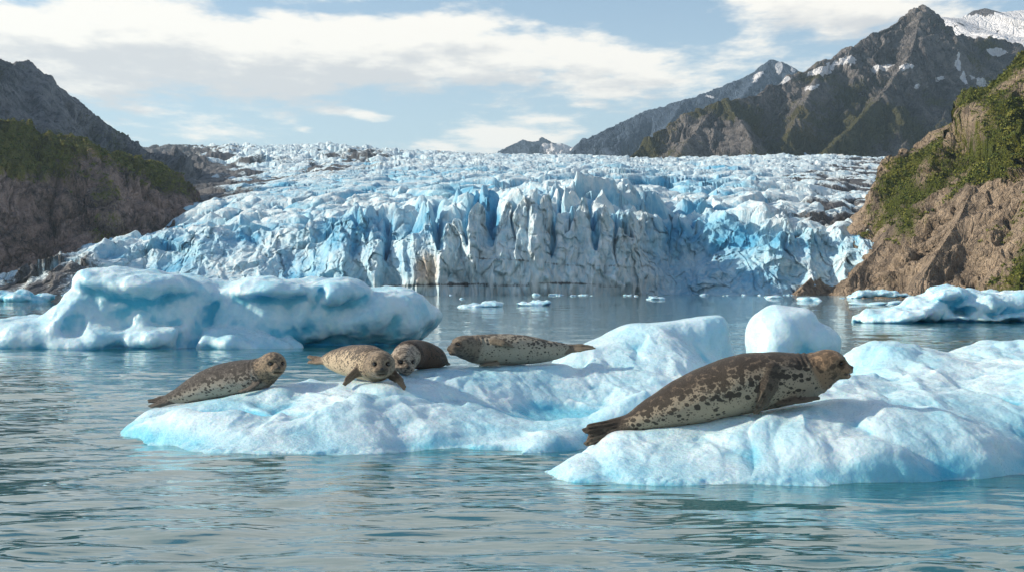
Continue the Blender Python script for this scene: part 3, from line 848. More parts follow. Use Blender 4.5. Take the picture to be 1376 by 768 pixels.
def build_floes(mat):
    top = [(165, 577, 11.7), (200, 556, 12.0), (230, 546, 12.25), (280, 540, 12.3), (320, 532, 12.3), (355, 523, 12.3), (385, 513, 12.4),
           (240, 572, 11.3), (300, 558, 11.4), (340, 542, 11.8), (410, 508, 12.5), (440, 508, 12.5), (300, 588, 10.8), (400, 556, 11.2), (400, 588, 10.7),
           (500, 556, 11.2), (500, 586, 10.75), (450, 528, 11.8), (470, 513, 12.2), (510, 514, 12.0), (545, 520, 11.9), (555, 502, 12.6), (600, 493, 13.0),
           (560, 556, 11.2), (580, 580, 10.9), (620, 496, 13.2), (650, 491, 13.4), (700, 490, 13.4), (740, 487, 13.5), (630, 535, 12.0), (650, 575, 11.2),
           (690, 540, 12.4), (700, 515, 13.0), (722, 556, 12.3), (760, 540, 12.8), (760, 500, 13.7), (790, 466, 14.2), (830, 450, 14.4), (870, 436, 14.6), (920, 427, 14.7), (955, 424, 14.7),
           (966, 436, 14.55), (900, 470, 13.9), (850, 490, 13.5), (945, 470, 14.2), (850, 535, 12.7), (900, 525, 12.9), (930, 500, 13.4),
           (700, 594, 10.75), (760, 580, 10.9), (830, 568, 11.2), (890, 555, 11.5), (800, 560, 11.7)]
    rim = [(158, 586), (190, 594), (236, 600), (265, 611), (330, 614), (420, 614), (500, 611), (560, 604), (620, 603), (680, 606), (700, 611), (750, 609), (820, 598), (900, 590)]
    outline = [(1.9, 11.9), (2.25, 12.8), (2.22, 13.8), (2.35, 14.5), (2.3, 15.3), (1.4, 15.7), (0.5, 15.2), (-0.2, 14.4), (-1.2, 14.0), (-2.0, 13.3), (-2.9, 13.0), (-3.3, 12.6), (-3.5, 12.1)]
    A = floe_mesh("ice_floe", top, rim, outline, 0.013, mat, 101,
                  presses=(((225, 548, 12.35), (378, 516, 12.3), .22), ((790, 464, 14.2), (875, 434, 14.6), .34), ((875, 434, 14.6), (955, 425, 14.65), .34), ((470, 512, 12.3), (520, 513, 12.1), .25), ((620, 493, 13.4), (745, 488, 13.45), .2), ((548, 498, 12.9), (590, 495, 13.2), .2)))
    tag(A, "long low white floe carrying four seals, rising to a hump at its right end", "ice floe", "ice floes the seals rest on")
    top = [(740, 628, 9.4), (770, 612, 9.5), (800, 596, 9.6), (830, 582, 9.7), (900, 575, 9.75), (960, 563, 9.75), (1000, 554, 9.8), (1060, 545, 9.85), (1110, 537, 9.9), (1150, 528, 10.05),
           (830, 612, 9.3), (900, 608, 9.25), (960, 598, 9.25), (1000, 586, 9.3), (1050, 572, 9.4), (1100, 556, 9.6), (1180, 540, 9.75), (1150, 570, 9.4), (1250, 568, 9.45), (1200, 605, 9.08), (1100, 605, 9.08),
           (1300, 590, 9.3), (1360, 596, 9.4), (1320, 560, 9.8), (1376, 572, 9.8), (900, 635, 8.97), (1000, 635, 8.93), (1100, 633, 8.92), (1250, 630, 8.95), (1340, 625, 9.1),
           (1160, 515, 10.4), (1200, 505, 10.8), (1240, 500, 11.0), (1300, 513, 10.7), (1376, 520, 10.6), (1170, 487, 11.6), (1215, 464, 12.3), (1250, 466, 12.2), (1280, 466, 12.3), (1320, 459, 12.6), (1376, 461, 12.5),
           (1440, 455, 12.6), (1330, 485, 11.8), (1376, 490, 11.6), (1150, 469, 12.3), (1130, 475, 12.2), (1100, 510, 11.0), (1000, 535, 10.6), (900, 565, 10.3), (1480, 560, 9.9), (1480, 500, 11.4), (1560, 470, 12.5), (1600, 540, 10.6)]
    rim = [(732, 634), (745, 642), (770, 646), (830, 649), (900, 651), (1000, 652), (1100, 651), (1200, 649), (1300, 643), (1376, 636), (1470, 628), (1600, 616)]
    outline = [(5.2, 10.6), (5.9, 11.6), (6.0, 12.8), (5.2, 13.6), (4.2, 13.6), (3.2, 13.4), (2.75, 12.9), (2.55, 12.2), (2.5, 11.6), (2.1, 11.15), (1.4, 10.75), (0.8, 10.3), (0.35, 9.9)]
    B = floe_mesh("ice_floe", top, rim, outline, 0.0105, mat, 131, presses=(((860, 577, 9.78), (1000, 556, 9.82), .2), ((1000, 556, 9.82), (1125, 534, 9.95), .2)))
    tag(B, "broad rounded white ice floe under the largest spotted seal, lumpy mounds at its back", "ice floe", "ice floes the seals rest on")
    return A, B


# ------------------------------------------------------------------ bergs (solid bodies built from lobes)
def lobes_field(G, lobes, k):
    X, Y, Z = G; f = None
    for c, r, tilt, op in lobes:
        dx_, dy_, dz_ = X - c[0], Y - c[1], Z - c[2]
        ca, sa = math.cos(tilt), math.sin(tilt)
        a = (dx_ * ca + dz_ * sa) / r[0]; b = dy_ / r[1]; e = (-dx_ * sa + dz_ * ca) / r[2]
        rad = np.sqrt(a * a + b * b + e * e) + 1e-6
        d = rad * (rad - 1) / np.maximum(np.sqrt((a / r[0]) ** 2 + (b / r[1]) ** 2 + (e / r[2]) ** 2), 1e-6)
        d = np.clip(d, -3 * max(r), 9 * max(r))
        if f is None: f = d
        elif op > 0: f = smin(f, d, k)
        else: f = smax(f, -d, k * 0.6)
    return f


def berg(name, lobes, D0, h, mat, seed, k, amp, lab, cat, group=None, clip_bottom=-0.5, blue_bias=0.0, lump=None):
    """lobes: (px, py, D, rx_px, rz_px, depth_m, tilt, +1 add / -1 hollow)"""
    L = []
    for px, py, D, rx, rz, dep, tl, op in lobes:
        m = D / F_PX
        L.append((P(px, py, D), (rx * m, dep, rz * m), tl, op))
    add = [l for l in L if l[3] > 0]
    lo = np.min([c - np.array(r) for c, r, _, _ in add], 0) - 6 * h - amp; hi = np.max([c + np.array(r) for c, r, _, _ in add], 0) + 6 * h + amp
    lo[2] = clip_bottom - 3 * h
    ax = [np.arange(lo[i], hi[i], h) for i in range(3)]
    G = np.meshgrid(*ax, indexing='ij')
    sc = 1.0 / (lump or amp * 9)
    Gw = [G[i] + amp * 2.0 * (perlin(G[0] * sc * 1.2, G[1] * sc * 1.2, G[2] * sc * 1.2, seed + 10 + i) + 0.5 * perlin(G[0] * sc * 3, G[1] * sc * 3, G[2] * sc * 3, seed + 20 + i)) * (0.6 if i == 2 else 1) for i in range(3)]
    f = lobes_field(Gw, L, k)
    f = f + amp * 0.7 * (np.abs(perlin(G[0] * sc, G[1] * sc, G[2] * sc * 1.25, seed)) - 0.3) * -1.6
    f = f + amp * 0.5 * perlin(G[0] * sc * 2.7, G[1] * sc * 2.7, G[2] * sc * 3, seed + 1)
    f = smax(f, clip_bottom - G[2], 0.05)
    v, q = surface_nets(f.astype(np.float32), lo, h)
    n = vnormals(v, q)
    # runnels and scallops
    d = amp * 0.20 * (ridged(v[:, 0] * sc * 3 + v[:, 2] * sc * 1.2, v[:, 1] * sc * 3, v[:, 2] * sc * 1.6, 3, seed + 2) - .8) + amp * 0.12 * fbm(v[:, 0] * sc * 9, v[:, 1] * sc * 9, v[:, 2] * sc * 9, 3, seed + 3)
    v = v + n * d[:, None]
    n = vnormals(v, q)
    # dense blue ice in hollows, white crust on top; shaded undersides also painted bluer
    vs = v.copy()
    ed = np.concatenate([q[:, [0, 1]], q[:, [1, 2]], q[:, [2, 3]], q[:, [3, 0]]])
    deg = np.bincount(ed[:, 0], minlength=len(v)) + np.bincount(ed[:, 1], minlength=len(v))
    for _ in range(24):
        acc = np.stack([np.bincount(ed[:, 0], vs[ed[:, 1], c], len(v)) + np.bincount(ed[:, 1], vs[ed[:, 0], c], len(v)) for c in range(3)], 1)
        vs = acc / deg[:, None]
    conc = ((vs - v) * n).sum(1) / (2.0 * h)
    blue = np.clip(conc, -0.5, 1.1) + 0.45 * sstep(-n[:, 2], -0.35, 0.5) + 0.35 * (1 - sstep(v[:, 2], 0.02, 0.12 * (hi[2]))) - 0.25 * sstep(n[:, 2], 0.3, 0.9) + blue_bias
    base = np.array([(lo[0] + hi[0]) / 2, (lo[1] + hi[1]) / 2, 0.0])
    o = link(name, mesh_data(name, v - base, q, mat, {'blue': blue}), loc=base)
    return tag(o, lab, cat, group)


def build_bergs(mat, mat_far):
    berg("iceberg", [
        (45, 456, 31.2, 85, 30, 1.3, 0.0, 1), (110, 440, 31.4, 55, 42, 1.4, 0, 1), (175, 425, 32.0, 85, 56, 1.6, 0, 1), (192, 384, 31.7, 84, 22, 1.5, -0.06, 1), (120, 383, 31.6, 22, 15, .8, 0.3, 1),
        (100, 405, 31.5, 20, 14, .7, 0, 1), (120, 458, 30.7, 72, 26, .9, 0.15, 1), (215, 460, 30.9, 52, 22, 1.0, 0, 1), (250, 425, 32.2, 60, 50, 1.4, 0, 1), (300, 410, 32.4, 60, 32, 1.3, 0, 1),
        (345, 430, 32.4, 85, 54, 1.5, 0, 1), (370, 392, 32.0, 68, 18, 1.3, 0.0, 1), (310, 462, 30.9, 95, 22, 1.0, -0.12, 1), (420, 425, 32.6, 60, 48, 1.4, 0, 1), (452, 396, 32.2, 44, 20, 1.2, 0.12, 1),
        (500, 425, 33.0, 80, 38, 1.5, .22, 1), (545, 437, 33.2, 50, 28, 1.4, .3, 1),
        (185, 416, 29.9, 66, 26, .75, 0.15, -1), (268, 420, 30.3, 17, 60, .95, -0.4, -1), (500, 462, 30.7, 100, 24, .65, 0.14, -1), (350, 432, 30.2, 60, 18, .6, .05, -1), (428, 400, 30.6, 10, 34, .8, -.4, -1), (95, 420, 30.0, 20, 30, .5, -.5, -1)],
        31, 0.036, mat, 201, 0.20, 0.11, "long sculpted blue iceberg with white crest and hollows, behind the seals at left", "iceberg", "icebergs afloat in the fjord", lump=1.45)
    berg("iceberg", [
        (1200, 424, 57, 48, 12, 2.2, 0.06, 1), (1168, 430, 57, 25, 6, 1.4, 0, 1), (1240, 418, 57.5, 34, 20, 2.0, 0, 1), (1268, 396, 57.3, 28, 13, 1.6, 0.1, 1), (1250, 408, 57.3, 22, 10, 1.4, 0, 1), (1305, 410, 58, 40, 21, 2.2, 0, 1),
        (1340, 412, 58.5, 40, 20, 2.2, 0, 1), (1385, 408, 58.5, 50, 19, 2.4, 0, 1), (1440, 415, 58.5, 40, 22, 2.4, 0, 1), (1283, 426, 56.6, 20, 11, 1.0, 0, 1), (1345, 428, 57, 60, 8, 1.2, 0, 1),
        (1300, 418, 56, 16, 8, 1.2, 0, -1)],
        57, 0.06, mat, 221, 0.22, 0.2, "knobbly pale blue iceberg below the green cliff at right", "iceberg", "icebergs afloat in the fjord")
    berg("iceberg", [(1047, 452, 18, 44, 42, .5, 0, 1), (1035, 480, 18, 32, 55, .55, 0, 1), (1092, 462, 18, 38, 32, .45, -.2, 1), (1070, 430, 18, 26, 18, .35, 0.2, 1), (1080, 500, 18, 50, 30, .5, 0, 1)],
         18, 0.02, mat, 241, 0.10, 0.022, "smooth rounded block of pale ice standing behind the largest seal's back", "iceberg", "icebergs afloat in the fjord", clip_bottom=-0.3, blue_bias=-0.05, lump=0.75)
    berg("iceberg", [(30, 402, 185, 30, 10, 3.0, -.1, 1), (34, 394, 185, 12, 9, 1.8, 0, 1), (8, 400, 186, 22, 8, 2.4, 0, 1), (60, 399, 187, 14, 9, 2.2, 0, 1), (-20, 404, 186, 30, 7, 2.5, 0, 1)],
         185, 0.17, mat_far, 251, 0.5, 0.5, "small bright blue iceberg close to the dark shore at far left", "iceberg", "icebergs afloat in the fjord", blue_bias=0.9)
    berg("iceberg", [(1160, 395, 300, 14, 6, 2.0, 0, 1), (1185, 394, 300, 22, 3.4, 2.0, 0, 1), (1150, 397, 300, 10, 3, 2.0, 0, 1), (1205, 397, 300, 20, 2.2, 2.0, 0, 1)],
         300, 0.24, mat_far, 261, 0.6, 0.45, "flat low iceberg with a peaked left end under the foot of the cliff", "iceberg", "icebergs afloat in the fjord", blue_bias=.1)
    berg("ice_floe", [(648, 411, 118, 24, 3.2, 1.6, 0, 1), (662, 408, 119, 14, 4.0, 1.4, 0, 1), (630, 412, 118, 18, 2.2, 1.4, 0, 1)],
         118, 0.1, mat_far, 271, 0.25, 0.2, "thin drifting floe with a small hump, alone beyond the resting pale seal", "ice floe", blue_bias=0.1)
    berg("ice_floe", [(715, 409, 130, 22, 2.6, 1.6, 0, 1), (730, 408, 130, 12, 3.2, 1.2, 0, 1)],
         130, 0.1, mat_far, 281, 0.25, 0.2, "thin flat drifting floe beyond the tail of the pale seal", "ice floe", blue_bias=0.1)
    # drift ice: four shapes, strewn below the front
    shapes = []
    rng = np.random.default_rng(5)
    for i in range(4):
        h = 0.16; ax = [np.arange(-2.6, 2.6, h), np.arange(-2.0, 2.0, h), np.arange(-0.8, 1.6, h)]
        G = np.meshgrid(*ax, indexing='ij'); L = []
        for j in range(4):
            L.append((np.array([rng.uniform(-1, 1), rng.uniform(-.6, .6), rng.uniform(-.1, .25)]), (rng.uniform(.6, 1.2), rng.uniform(.5, .9), rng.uniform(.25, .8)), rng.uniform(-.4, .4), 1))
        f = lobes_field(G, L, 0.25) + 0.22 * perlin(G[0] * 1.1, G[1] * 1.1, G[2] * 1.4, 300 + i)
        f = np.maximum(f, -0.4 - G[2])
        v, q = surface_nets(f.astype(np.float32), [a[0] for a in ax], h)
        shapes.append(mesh_data("drift_ice", v, q, mat_far, {'blue': np.clip(0.3 - 0.4 * v[:, 2], -.3, .6)}))
    spots = []
    for i in range(30):
        px = rng.uniform(590, 1375) if i % 5 else rng.uniform(-5, 110)
        D = rng.uniform(560, 660) if i % 3 else rng.uniform(220, 560)
        spots.append((px, D, rng.uniform(.35, .9) * (0.5 + D / 700)))
    spots += [(720, 640, 1.6), (745, 640, 1.3), (1000, 600, 1.2), (880, 250, 1.2), (1040, 300, 1.4), (1085, 210, 1.1), (1210, 150, 1.0), (1165, 140, 0.8)]
    for i, (px, D, sc) in enumerate(spots):
        o = link("drift_ice", shapes[i % 4], loc=((px - CX) / F_PX * D, D, 0))
        o.rotation_euler = (0, 0, rng.uniform(0, 6.28)); o.scale = (sc * rng.uniform(.9, 1.8), sc, sc * rng.uniform(.45, .8))
        tag(o, "small white scrap of drift ice floating on the water toward the glacier front", "drift ice", "scraps of drift ice below the glacier")


# ------------------------------------------------------------------ seals
def seg_field(X, A, B, ra, rb, N, flat):
    """flattened tapering limb: capsule squeezed along N"""
    A, B, N = (np.asarray(t, float) for t in (A, B, N)); N = N / np.linalg.norm(N)
    ax = B - A; L = np.linalg.norm(ax); ax = ax / L
    N = N - ax * (N @ ax); N /= np.linalg.norm(N); Sd = np.cross(ax, N)
    q = [X[i] - A[i] for i in range(3)]
    u = q[0] * ax[0] + q[1] * ax[1] + q[2] * ax[2]
    n = (q[0] * N[0] + q[1] * N[1] + q[2] * N[2]); s = q[0] * Sd[0] + q[1] * Sd[1] + q[2] * Sd[2]
    t = np.clip(u / L, 0, 1)
    r = ra + (rb - ra) * t
    e = u - t * L
    rad = np.sqrt(e * e + s * s + (n * flat) ** 2)
    return (rad - r) / np.where(np.abs(n) * flat > rad * .7, flat ** 0.6, 1.0)


def ell(X, c, r, F, U):
    R = np.cross(F, U)
    q = [X[i] - c[i] for i in range(3)]
    a = (q[0] * F[0] + q[1] * F[1] + q[2] * F[2]) / r[0]; b = (q[0] * R[0] + q[1] * R[1] + q[2] * R[2]) / r[1]; e = (q[0] * U[0] + q[1] * U[1] + q[2] * U[2]) / r[2]
    rad = np.sqrt(a * a + b * b + e * e) + 1e-6
    return rad * (rad - 1) / np.maximum(np.sqrt((a / r[0]) ** 2 + (b / r[1]) ** 2 + (e / r[2]) ** 2), 1e-6)


def unit(v): v = np.asarray(v, float); return v / np.linalg.norm(v)


def sphere_mesh(name, r, mat, sq=(1, 1, 1), n=14):
    th = np.linspace(0, np.pi, n)[:, None]; ph = np.linspace(0, 2 * np.pi, 2 * n, endpoint=False)[None]
    v = np.stack([r * sq[0] * np.sin(th) * np.cos(ph), r * sq[1] * np.sin(th) * np.sin(ph), r * sq[2] * np.cos(th) * np.ones_like(ph)], -1).reshape(-1, 3)
    q = []
    for i in range(n - 1):
        for j in range(2 * n):
            k = (j + 1) % (2 * n); q.append((i * 2 * n + j, (i + 1) * 2 * n + j, (i + 1) * 2 * n + k, i * 2 * n + k))
    return mesh_data(name, v, np.array(q), mat)


def make_seal(label, spine, head, face, flippers, tail, mat, h=0.009, up=(0, 0, 1), roll=0.0, hs=1.0, wide=1.06, eyes_open=True, seed=1, face_up=None, muzzle=0.3):
    """spine: (px,py,D,r_px) from tail root to neck; head: (px,py,D); face: facing direction;
    flippers: list of lists of ((px,py,D), radius m) + flat normal; tail: list of the same"""
    P0 = np.array([P(*s[:3]) for s in spine]); R0 = np.array([s[3] * s[2] / F_PX for s in spine])
    hp = P(*head); Fv = unit(face); Uv = unit(face_up if face_up is not None else (0, 0, 1)); Uv = unit(Uv - Fv * (Uv @ Fv)); Rv = np.cross(Fv, Uv)
    rs = 0.108 * hs
    # neck leads into the back of the head
    P0 = np.vstack([P0, hp - Fv * 0.035 * hs - Uv * 0.012 * hs]); R0 = np.r_[R0, rs * 0.93]
    # dense spine
    s0 = np.r_[0, np.cumsum(np.linalg.norm(np.diff(P0, axis=0), axis=1))]
    ss = np.linspace(0, s0[-1], 46)
    def cub(y):                                     # Catmull-Rom through the stations
        m = np.gradient(y, s0)
        i = np.clip(np.searchsorted(s0, ss) - 1, 0, len(s0) - 2); dxx = s0[i + 1] - s0[i]; t = (ss - s0[i]) / dxx
        return (2 * t ** 3 - 3 * t ** 2 + 1) * y[i] + (t ** 3 - 2 * t ** 2 + t) * dxx * m[i] + (-2 * t ** 3 + 3 * t ** 2) * y[i + 1] + (t ** 3 - t ** 2) * dxx * m[i + 1]
    C = np.stack([cub(P0[:, k]) for k in range(3)], 1); R = np.maximum(cub(R0), 0.02)
    limb = [p for fl in flippers for p, _ in fl[0]] + [p for fl in tail for p, _ in fl[0]]
    allp = np.vstack([C] + [P(*p)[None] for p in limb]); pad = R.max() * 1.25 + 0.06
    lo = np.minimum(C.min(0) - pad, allp.min(0) - 0.1); hi = np.maximum(C.max(0) + pad, allp.max(0) + 0.1)
    hi = np.maximum(hi, hp + 0.26 * hs); lo = np.minimum(lo, hp - 0.26 * hs)
    ax = [np.arange(lo[i], hi[i], h) for i in range(3)]
    G = [g.astype(np.float32) for g in np.meshgrid(*ax, indexing='ij')]
    # body: swept rounded section, a little wider than high, flattened underneath
    f = np.full(G[0].shape, 9.0, np.float32)
    for i in range(len(C) - 1):
        a, b = C[i], C[i + 1]; T = unit(b - a); L = np.linalg.norm(b - a)
        Un = np.asarray(up, float); Un = unit(Un - T * (Un @ T)); Sn = np.cross(T, Un)
        if roll: Un, Sn = Un * math.cos(roll) + Sn * math.sin(roll), Sn * math.cos(roll) - Un * math.sin(roll)
        q = [G[k] - a[k] for k in range(3)]
        uu = q[0] * T[0] + q[1] * T[1] + q[2] * T[2]; t = np.clip(uu / L, 0, 1); e = uu - t * L
        vz = q[0] * Un[0] + q[1] * Un[1] + q[2] * Un[2]; vs = (q[0] * Sn[0] + q[1] * Sn[1] + q[2] * Sn[2]) / wide
        vz = np.where(vz < 0, vz * 1.06, vz)
        r = R[i] + (R[i + 1] - R[i]) * t
        f = np.minimum(f, np.sqrt(e * e + vz * vz + vs * vs) - r)
    # skin folds: soft muscle and blubber
    fb = f.copy()
    # head: skull, brow, whisker pads, chin, nose
    hf = ell(G, hp, (rs * 1.10, rs * 0.97, rs * 0.95), Fv, Uv)
    def at(a, b, c): return hp + (Fv * a + Rv * b + Uv * c) * hs
    mz = ell(G, at(.085, 0, -.022), (.075 * hs, .058 * hs, .047 * hs), Fv, Uv)
    hf = smin(hf, mz, 0.035 * hs)
    for sg in (-1, 1):
        hf = smin(hf, ell(G, at(.121, sg * .029, -.030), (.036 * hs, .034 * hs, .033 * hs), Fv, Uv), 0.012 * hs)
        hf = smin(hf, ell(G, at(.062, sg * .050, .047), (.03 * hs, .026 * hs, .017 * hs), Fv, Uv), 0.025 * hs)
        hf = smax(hf, -ell(G, at(.098, sg * .054, .022), (.026 * hs, .022 * hs, .017 * hs), Fv, Uv), 0.012 * hs)
    hf = smin(hf, ell(G, at(.138, 0, -.006), (.022 * hs, .021 * hs, .016 * hs), Fv, Uv), 0.012 * hs)
    hf = smin(hf, ell(G, at(.104, 0, -.064), (.046 * hs, .038 * hs, .026 * hs), Fv, Uv), 0.016 * hs)
    hf = smax(hf, -ell(G, at(.150, 0, -.050), (.03 * hs, .05 * hs, .0022 * hs), Fv, Uv), 0.006 * hs)     # mouth line
    f = smin(f, hf, 0.055 * hs)
    fl_d = np.full(G[0].shape, 9.0, np.float32)
    for chain, nrm in flippers + tail:
        for (pa, ra), (pb, rb) in zip(chain[:-1], chain[1:]):
            fl_d = np.minimum(fl_d, seg_field(G, P(*pa), P(*pb), ra, rb, nrm, 2.3))
    if flippers or tail: f = smin(f, fl_d, 0.03)
    v, q = surface_nets(f, lo, h)
    v = v.astype(np.float64)
    n = vnormals(v, q)
    wr = 0.004 * fbm(v[:, 0] * 7, v[:, 1] * 7, v[:, 2] * 7, 3, seed)
    # neck folds
    dh = np.linalg.norm(v - hp, axis=1)
    fold = 0.0035 * np.sin(dh * 170 + 2 * perlin(v[:, 0] * 9, v[:, 1] * 9, v[:, 2] * 9, seed + 3)) * np.exp(-((dh - 0.20 * hs) / (.06 * hs)) ** 2)
    v = v + n * (wr + fold)[:, None]
    # markings: nearest spine station gives how far up the back a point lies
    dist = ((v[:, None, :] - C[None]) ** 2).sum(2); i = dist.argmin(1)
    Tt = np.gradient(C, axis=0); Tt /= np.linalg.norm(Tt, axis=1, keepdims=True)
    Un = np.asarray(up, float)[None] - Tt * (Tt @ np.asarray(up, float))[:, None]; Un /= np.linalg.norm(Un, axis=1, keepdims=True)
    if roll:
        Sn = np.cross(Tt, Un); Un = Un * math.cos(roll) + Sn * math.sin(roll)
    dorsal = ((v - C[i]) * Un[i]).sum(1) / R[i]
    facev = 1 - sstep(dh, 0.13 * hs, 0.24 * hs)
    lf = ((v - hp) @ Fv) / hs; lr = ((v - hp) @ Rv) / hs; lu = ((v - hp) @ Uv) / hs
    mask = np.zeros(len(v))
    for sg in (-1, 1):
        mask = np.maximum(mask, np.exp(-((lf - .085) / .034) ** 2 - ((lr - sg * .056) / .030) ** 2 - ((lu - .020) / .020) ** 2))
    mask = np.maximum(mask, np.exp(-((lf - .155) / .028) ** 2 - (lr / .024) ** 2 - ((lu + .006) / .020) ** 2) * 1.2)
    mask = np.maximum(mask, .75 * np.exp(-((lu + .050) / .008) ** 2) * sstep(lf, .10, .13))
    mask = np.maximum(mask, muzzle * np.exp(-((lf - .145) / .05) ** 2 - (lr / .055) ** 2 - ((lu + .018) / .042) ** 2))
    # distance to limbs for their darker skin
    flip = np.zeros(len(v)); Xv = [v[:, 0], v[:, 1], v[:, 2]]
    for chain, nrm in flippers + tail:
        for (pa, ra), (pb, rb) in zip(chain[:-1], chain[1:]):
            flip = np.maximum(flip, 1 - sstep(seg_field(Xv, P(*pa), P(*pb), ra, rb, nrm, 2.3), 0.004, 0.03))
    # the toes run as ridges along the hind flippers
    for chain, nrm in flippers + tail:
        A_, B_ = P(*chain[0][0]), P(*chain[-1][0]); ax_ = unit(B_ - A_); sd_ = np.cross(ax_, unit(np.asarray(nrm, float)))
        u_ = (v - A_) @ ax_ / np.linalg.norm(B_ - A_); s_ = (v - A_) @ sd_
        near_ = flip * np.exp(-(s_ / 0.06) ** 2) * sstep(u_, 0.2, 0.6)
        v = v + n * (0.0045 * near_ * np.sin(s_ * 2 * np.pi / 0.026))[:, None]
    base = np.array([C[:, 0].mean(), C[:, 1].mean(), v[:, 2].min()])
    root = bpy.data.objects.new("harbour_seal", None); COL.objects.link(root); root.location = base
    root.empty_display_size = 0.2
    tag(root, label, "seal", "harbour seals hauled out on the ice")
    link("body", mesh_data("seal_body", v - base, q, mat, {'dorsal': dorsal, 'face': facev, 'mask': np.clip(mask, 0, 1), 'flip': flip}), root)
    for sg in (-1, 1):
        e = link("eye", MATS['eye_mesh'], root, at(.089, sg * .055, .020) - base)
        e.scale = (hs, hs, hs * (1.0 if eyes_open else 0.55))
    # nose pad with its two slits
    nz = link("nose", MATS['nose_mesh'], root, at(.156, 0, -.004) - base)
    nz.rotation_euler = Vector(Fv).to_track_quat('Y', 'Z').to_euler(); nz.scale = (hs,) * 3
    # whiskers
    rg = np.random.default_rng(seed)
    for sg in (-1, 1):
        vv, qq = [], []
        for k in range(7):
            a = at(.140 + .006 * (k % 3), sg * (.034 + .004 * (k % 2)), -.020 - .004 * k)
            dirn = unit(Rv * sg * 1.0 + Fv * rg.uniform(.1, .6) + Uv * rg.uniform(-.6, 0))
            b = a + dirn * rg.uniform(.05, .085) * hs + np.array([0, 0, -.012])
            w_ = 0.0006; o_ = len(vv)
            for p_, ww in ((a, w_), (b, w_ * .4)):
                for t_ in range(3):
                    an = t_ * 2.094; vv.append(p_ + (Uv * math.cos(an) + Fv * math.sin(an)) * ww)
            for t_ in range(3): qq.append((o_ + t_, o_ + (t_ + 1) % 3, o_ + 3 + (t_ + 1) % 3, o_ + 3 + t_))
        link("whiskers", mesh_data("whiskers", np.array(vv) - base, np.array(qq), MATS['whisker']), root)
    return root


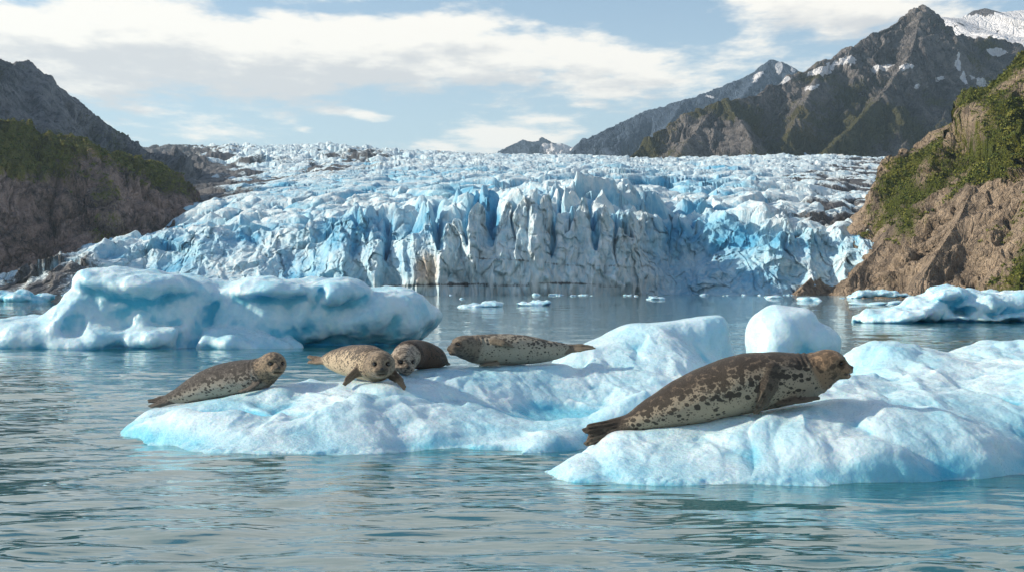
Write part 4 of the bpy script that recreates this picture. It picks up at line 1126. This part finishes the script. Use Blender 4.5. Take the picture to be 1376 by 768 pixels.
def build_seals():
    MATS['eye'] = plain_mat("seal_eye", (0.008, 0.006, 0.005), 0.06, 0.8)
    MATS['nose'] = plain_mat("seal_nose", (0.015, 0.013, 0.013), 0.3, 0.6)
    MATS['whisker'] = plain_mat("whisker", (0.55, 0.5, 0.42), 0.5)
    MATS['eye_mesh'] = sphere_mesh("eye", 0.0165, MATS['eye'])
    MATS['nose_mesh'] = sphere_mesh("nose", 0.014, MATS['nose'], (1.15, .6, .8))
    big = seal_mat("big_seal_fur", (0.37, 0.315, 0.235), (0.10, 0.072, 0.052), (0.012, 0.009, 0.008), 0.155, 27, 0.12, (0.30, 0.20, 0.12))
    grey = seal_mat("grey_seal_fur", (0.36, 0.325, 0.275), (0.06, 0.053, 0.052), (0.012, 0.011, 0.012), 0.12, 34, -0.30, (0.30, 0.225, 0.15), 0.12)
    cream = seal_mat("cream_seal_fur", (0.54, 0.44, 0.31), (0.27, 0.19, 0.13), (0.022, 0.018, 0.016), 0.11, 42, 0.35, (0.30, 0.235, 0.165))
    brown = seal_mat("brown_seal_fur", (0.085, 0.048, 0.03), (0.06, 0.034, 0.022), (0.012, 0.009, 0.008), 0.06, 38, 0.0, (0.42, 0.36, 0.29))
    pale = seal_mat("pale_seal_fur", (0.36, 0.325, 0.26), (0.36, 0.28, 0.18), (0.026, 0.023, 0.021), 0.10, 36, 0.6, (0.20, 0.165, 0.125))
    D = 9.78
    make_seal("largest seal, grey with black spots, lying full length on the right-hand floe", [(846, 568, D, 11), (870, 559, D, 20), (900, 548, D, 28.5), (930, 537, D, 35), (960, 527, D, 38.5), (1000, 516, D, 41), (1040, 511, D + .02, 38.5), (1075, 507, D + .05, 33), (1098, 500, D + .05, 27)],
              (1115, 490, D), (0.90, -0.42, -0.06),
              [([((1040, 498, D - .16), .050), ((1033, 520, D - .215), .052), ((1025, 540, D - .215), .042), ((1016, 553, D - .20), .022)], (0.25, -1, 0.05)),
               ([((1050, 540, D - .13), .04), ((1080, 537, D - .18), .035), ((1098, 534, D - .17), .02)], (0, -.4, 1))],
              [([((850, 566, D), .055), ((818, 573, D - .03), .052), ((795, 577, D - .05), .046), ((786, 577, D - .05), .022)], (0.2, -1, .5)),
               ([((850, 570, D - .02), .05), ((818, 582, D - .05), .05), ((797, 590, D - .07), .042), ((788, 595, D - .07), .02)], (0.2, -1, .5))],
              big, 0.0085, eyes_open=False, seed=3)
    make_seal("dark grey mottled seal with raised head, leftmost on the long floe", [(228, 535, 12.55, 7), (244, 530, 12.52, 12), (265, 522, 12.48, 18), (295, 513, 12.42, 23.5), (325, 508, 12.36, 24.5), (348, 503, 12.3, 22)],
              (368, 489, 12.2), (0.42, -0.88, -0.10),
              [([((345, 515, 12.15), .035), ((335, 522, 12.12), .03), ((322, 526, 12.12), .016)], (0, -.5, 1))],
              [([((230, 534, 12.55), .04), ((213, 537, 12.57), .036), ((201, 538, 12.58), .02)], (0, -1, .8)),
               ([((230, 537, 12.53), .04), ((215, 542, 12.52), .038), ((202, 545, 12.52), .02)], (0, -1, .8))],
              grey, 0.0095, seed=5, hs=0.98)
    make_seal("cream seal facing the viewer with both fore flippers spread on the ice", [(440, 483, 13.05, 8.5), (452, 484, 12.9, 15), (468, 485, 12.7, 20.5), (484, 486, 12.5, 23.5), (497, 488, 12.3, 24), (506, 491, 12.15, 22)],
              (512, 489, 11.98), (0.12, -0.97, -0.16),
              [([((484, 496, 12.15), .05), ((470, 506, 12.05), .036), ((463, 515, 12.0), .022)], (.7, -.5, .4)),
               ([((528, 503, 12.1), .05), ((537, 510, 11.95), .036), ((543, 521, 11.85), .024)], (-.7, -.6, .4))],
              [([((440, 482, 13.05), .05), ((428, 482, 13.15), .042), ((417, 479, 13.2), .028)], (0, -.3, 1)),
               ([((440, 484, 13.0), .05), ((428, 486, 13.05), .042), ((417, 486, 13.1), .028)], (0, -.3, 1))],
              cream, 0.0095, seed=7, hs=1.04, muzzle=1.0)
    make_seal("brown seal with a grey spotted face, tucked behind the cream seal", [(592, 484, 13.5, 9), (584, 481, 13.42, 15), (571, 478, 13.3, 19.5), (556, 476, 13.15, 20), (547, 478, 12.95, 18.5)],
              (543, 484, 12.78), (0.30, -0.90, -0.30),
              [], [([((594, 485, 13.5), .05), ((600, 488, 13.6), .04)], (0, -.3, 1))], brown, 0.0095, seed=9, hs=1.05)
    make_seal("pale spotted seal lying on its side, its head at the left", [(764, 469, 13.55, 6.5), (750, 470.5, 13.53, 11), (730, 471, 13.5, 15.5), (705, 470, 13.48, 19.5), (675, 469.5, 13.45, 21.5), (650, 470, 13.42, 20.5), (634, 468, 13.38, 17.5)],
              (622, 465, 13.32), (-0.80, -0.58, 0.05),
              [([((664, 457, 13.30), .03), ((676, 461, 13.27), .034), ((688, 465, 13.27), .018)], (0, -1, .4)),
               ([((668, 488, 13.3), .03), ((655, 489, 13.27), .026), ((645, 491, 13.27), .014)], (0, -.5, 1))],
              [([((762, 467, 13.55), .045), ((780, 465, 13.55), .04), ((796, 466, 13.55), .018)], (0, -.6, 1)),
               ([((762, 471, 13.52), .04), ((780, 469, 13.5), .034), ((799, 467, 13.48), .014)], (0, -.6, 1))],
              pale, 0.0095, seed=11, hs=0.98, muzzle=.8, roll=0.5)


def build_haze():
    m = bpy.data.materials.new("valley_air"); m.use_nodes = True
    nt = m.node_tree; nt.nodes.remove(nt.nodes['Principled BSDF'])
    pv = nt.nodes.new('ShaderNodeVolumePrincipled')
    pv.inputs['Color'].default_value = (0.55, 0.80, 1.0, 1); pv.inputs['Density'].default_value = HAZE
    pv.inputs['Anisotropy'].default_value = 0.3
    nt.links.new(pv.outputs[0], nt.nodes['Material Output'].inputs['Volume'])
    a, zl, zh = 9600.0, -8.0, 1000.0
    v = np.array([(x, y, z) for x in (-a, a) for y in (-a, a) for z in (zl, zh)])
    q = np.array([(0, 1, 3, 2), (4, 6, 7, 5), (0, 4, 5, 1), (2, 3, 7, 6), (0, 2, 6, 4), (1, 5, 7, 3)])
    tag(link("haze", mesh_data("haze", v, q, m, smooth=False)), kind='stuff')


build_water()
build_haze()
build_mountains()
build_glacier()
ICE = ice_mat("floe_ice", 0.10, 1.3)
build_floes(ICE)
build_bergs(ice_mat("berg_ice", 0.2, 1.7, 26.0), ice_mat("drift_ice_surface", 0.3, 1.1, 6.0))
build_seals()
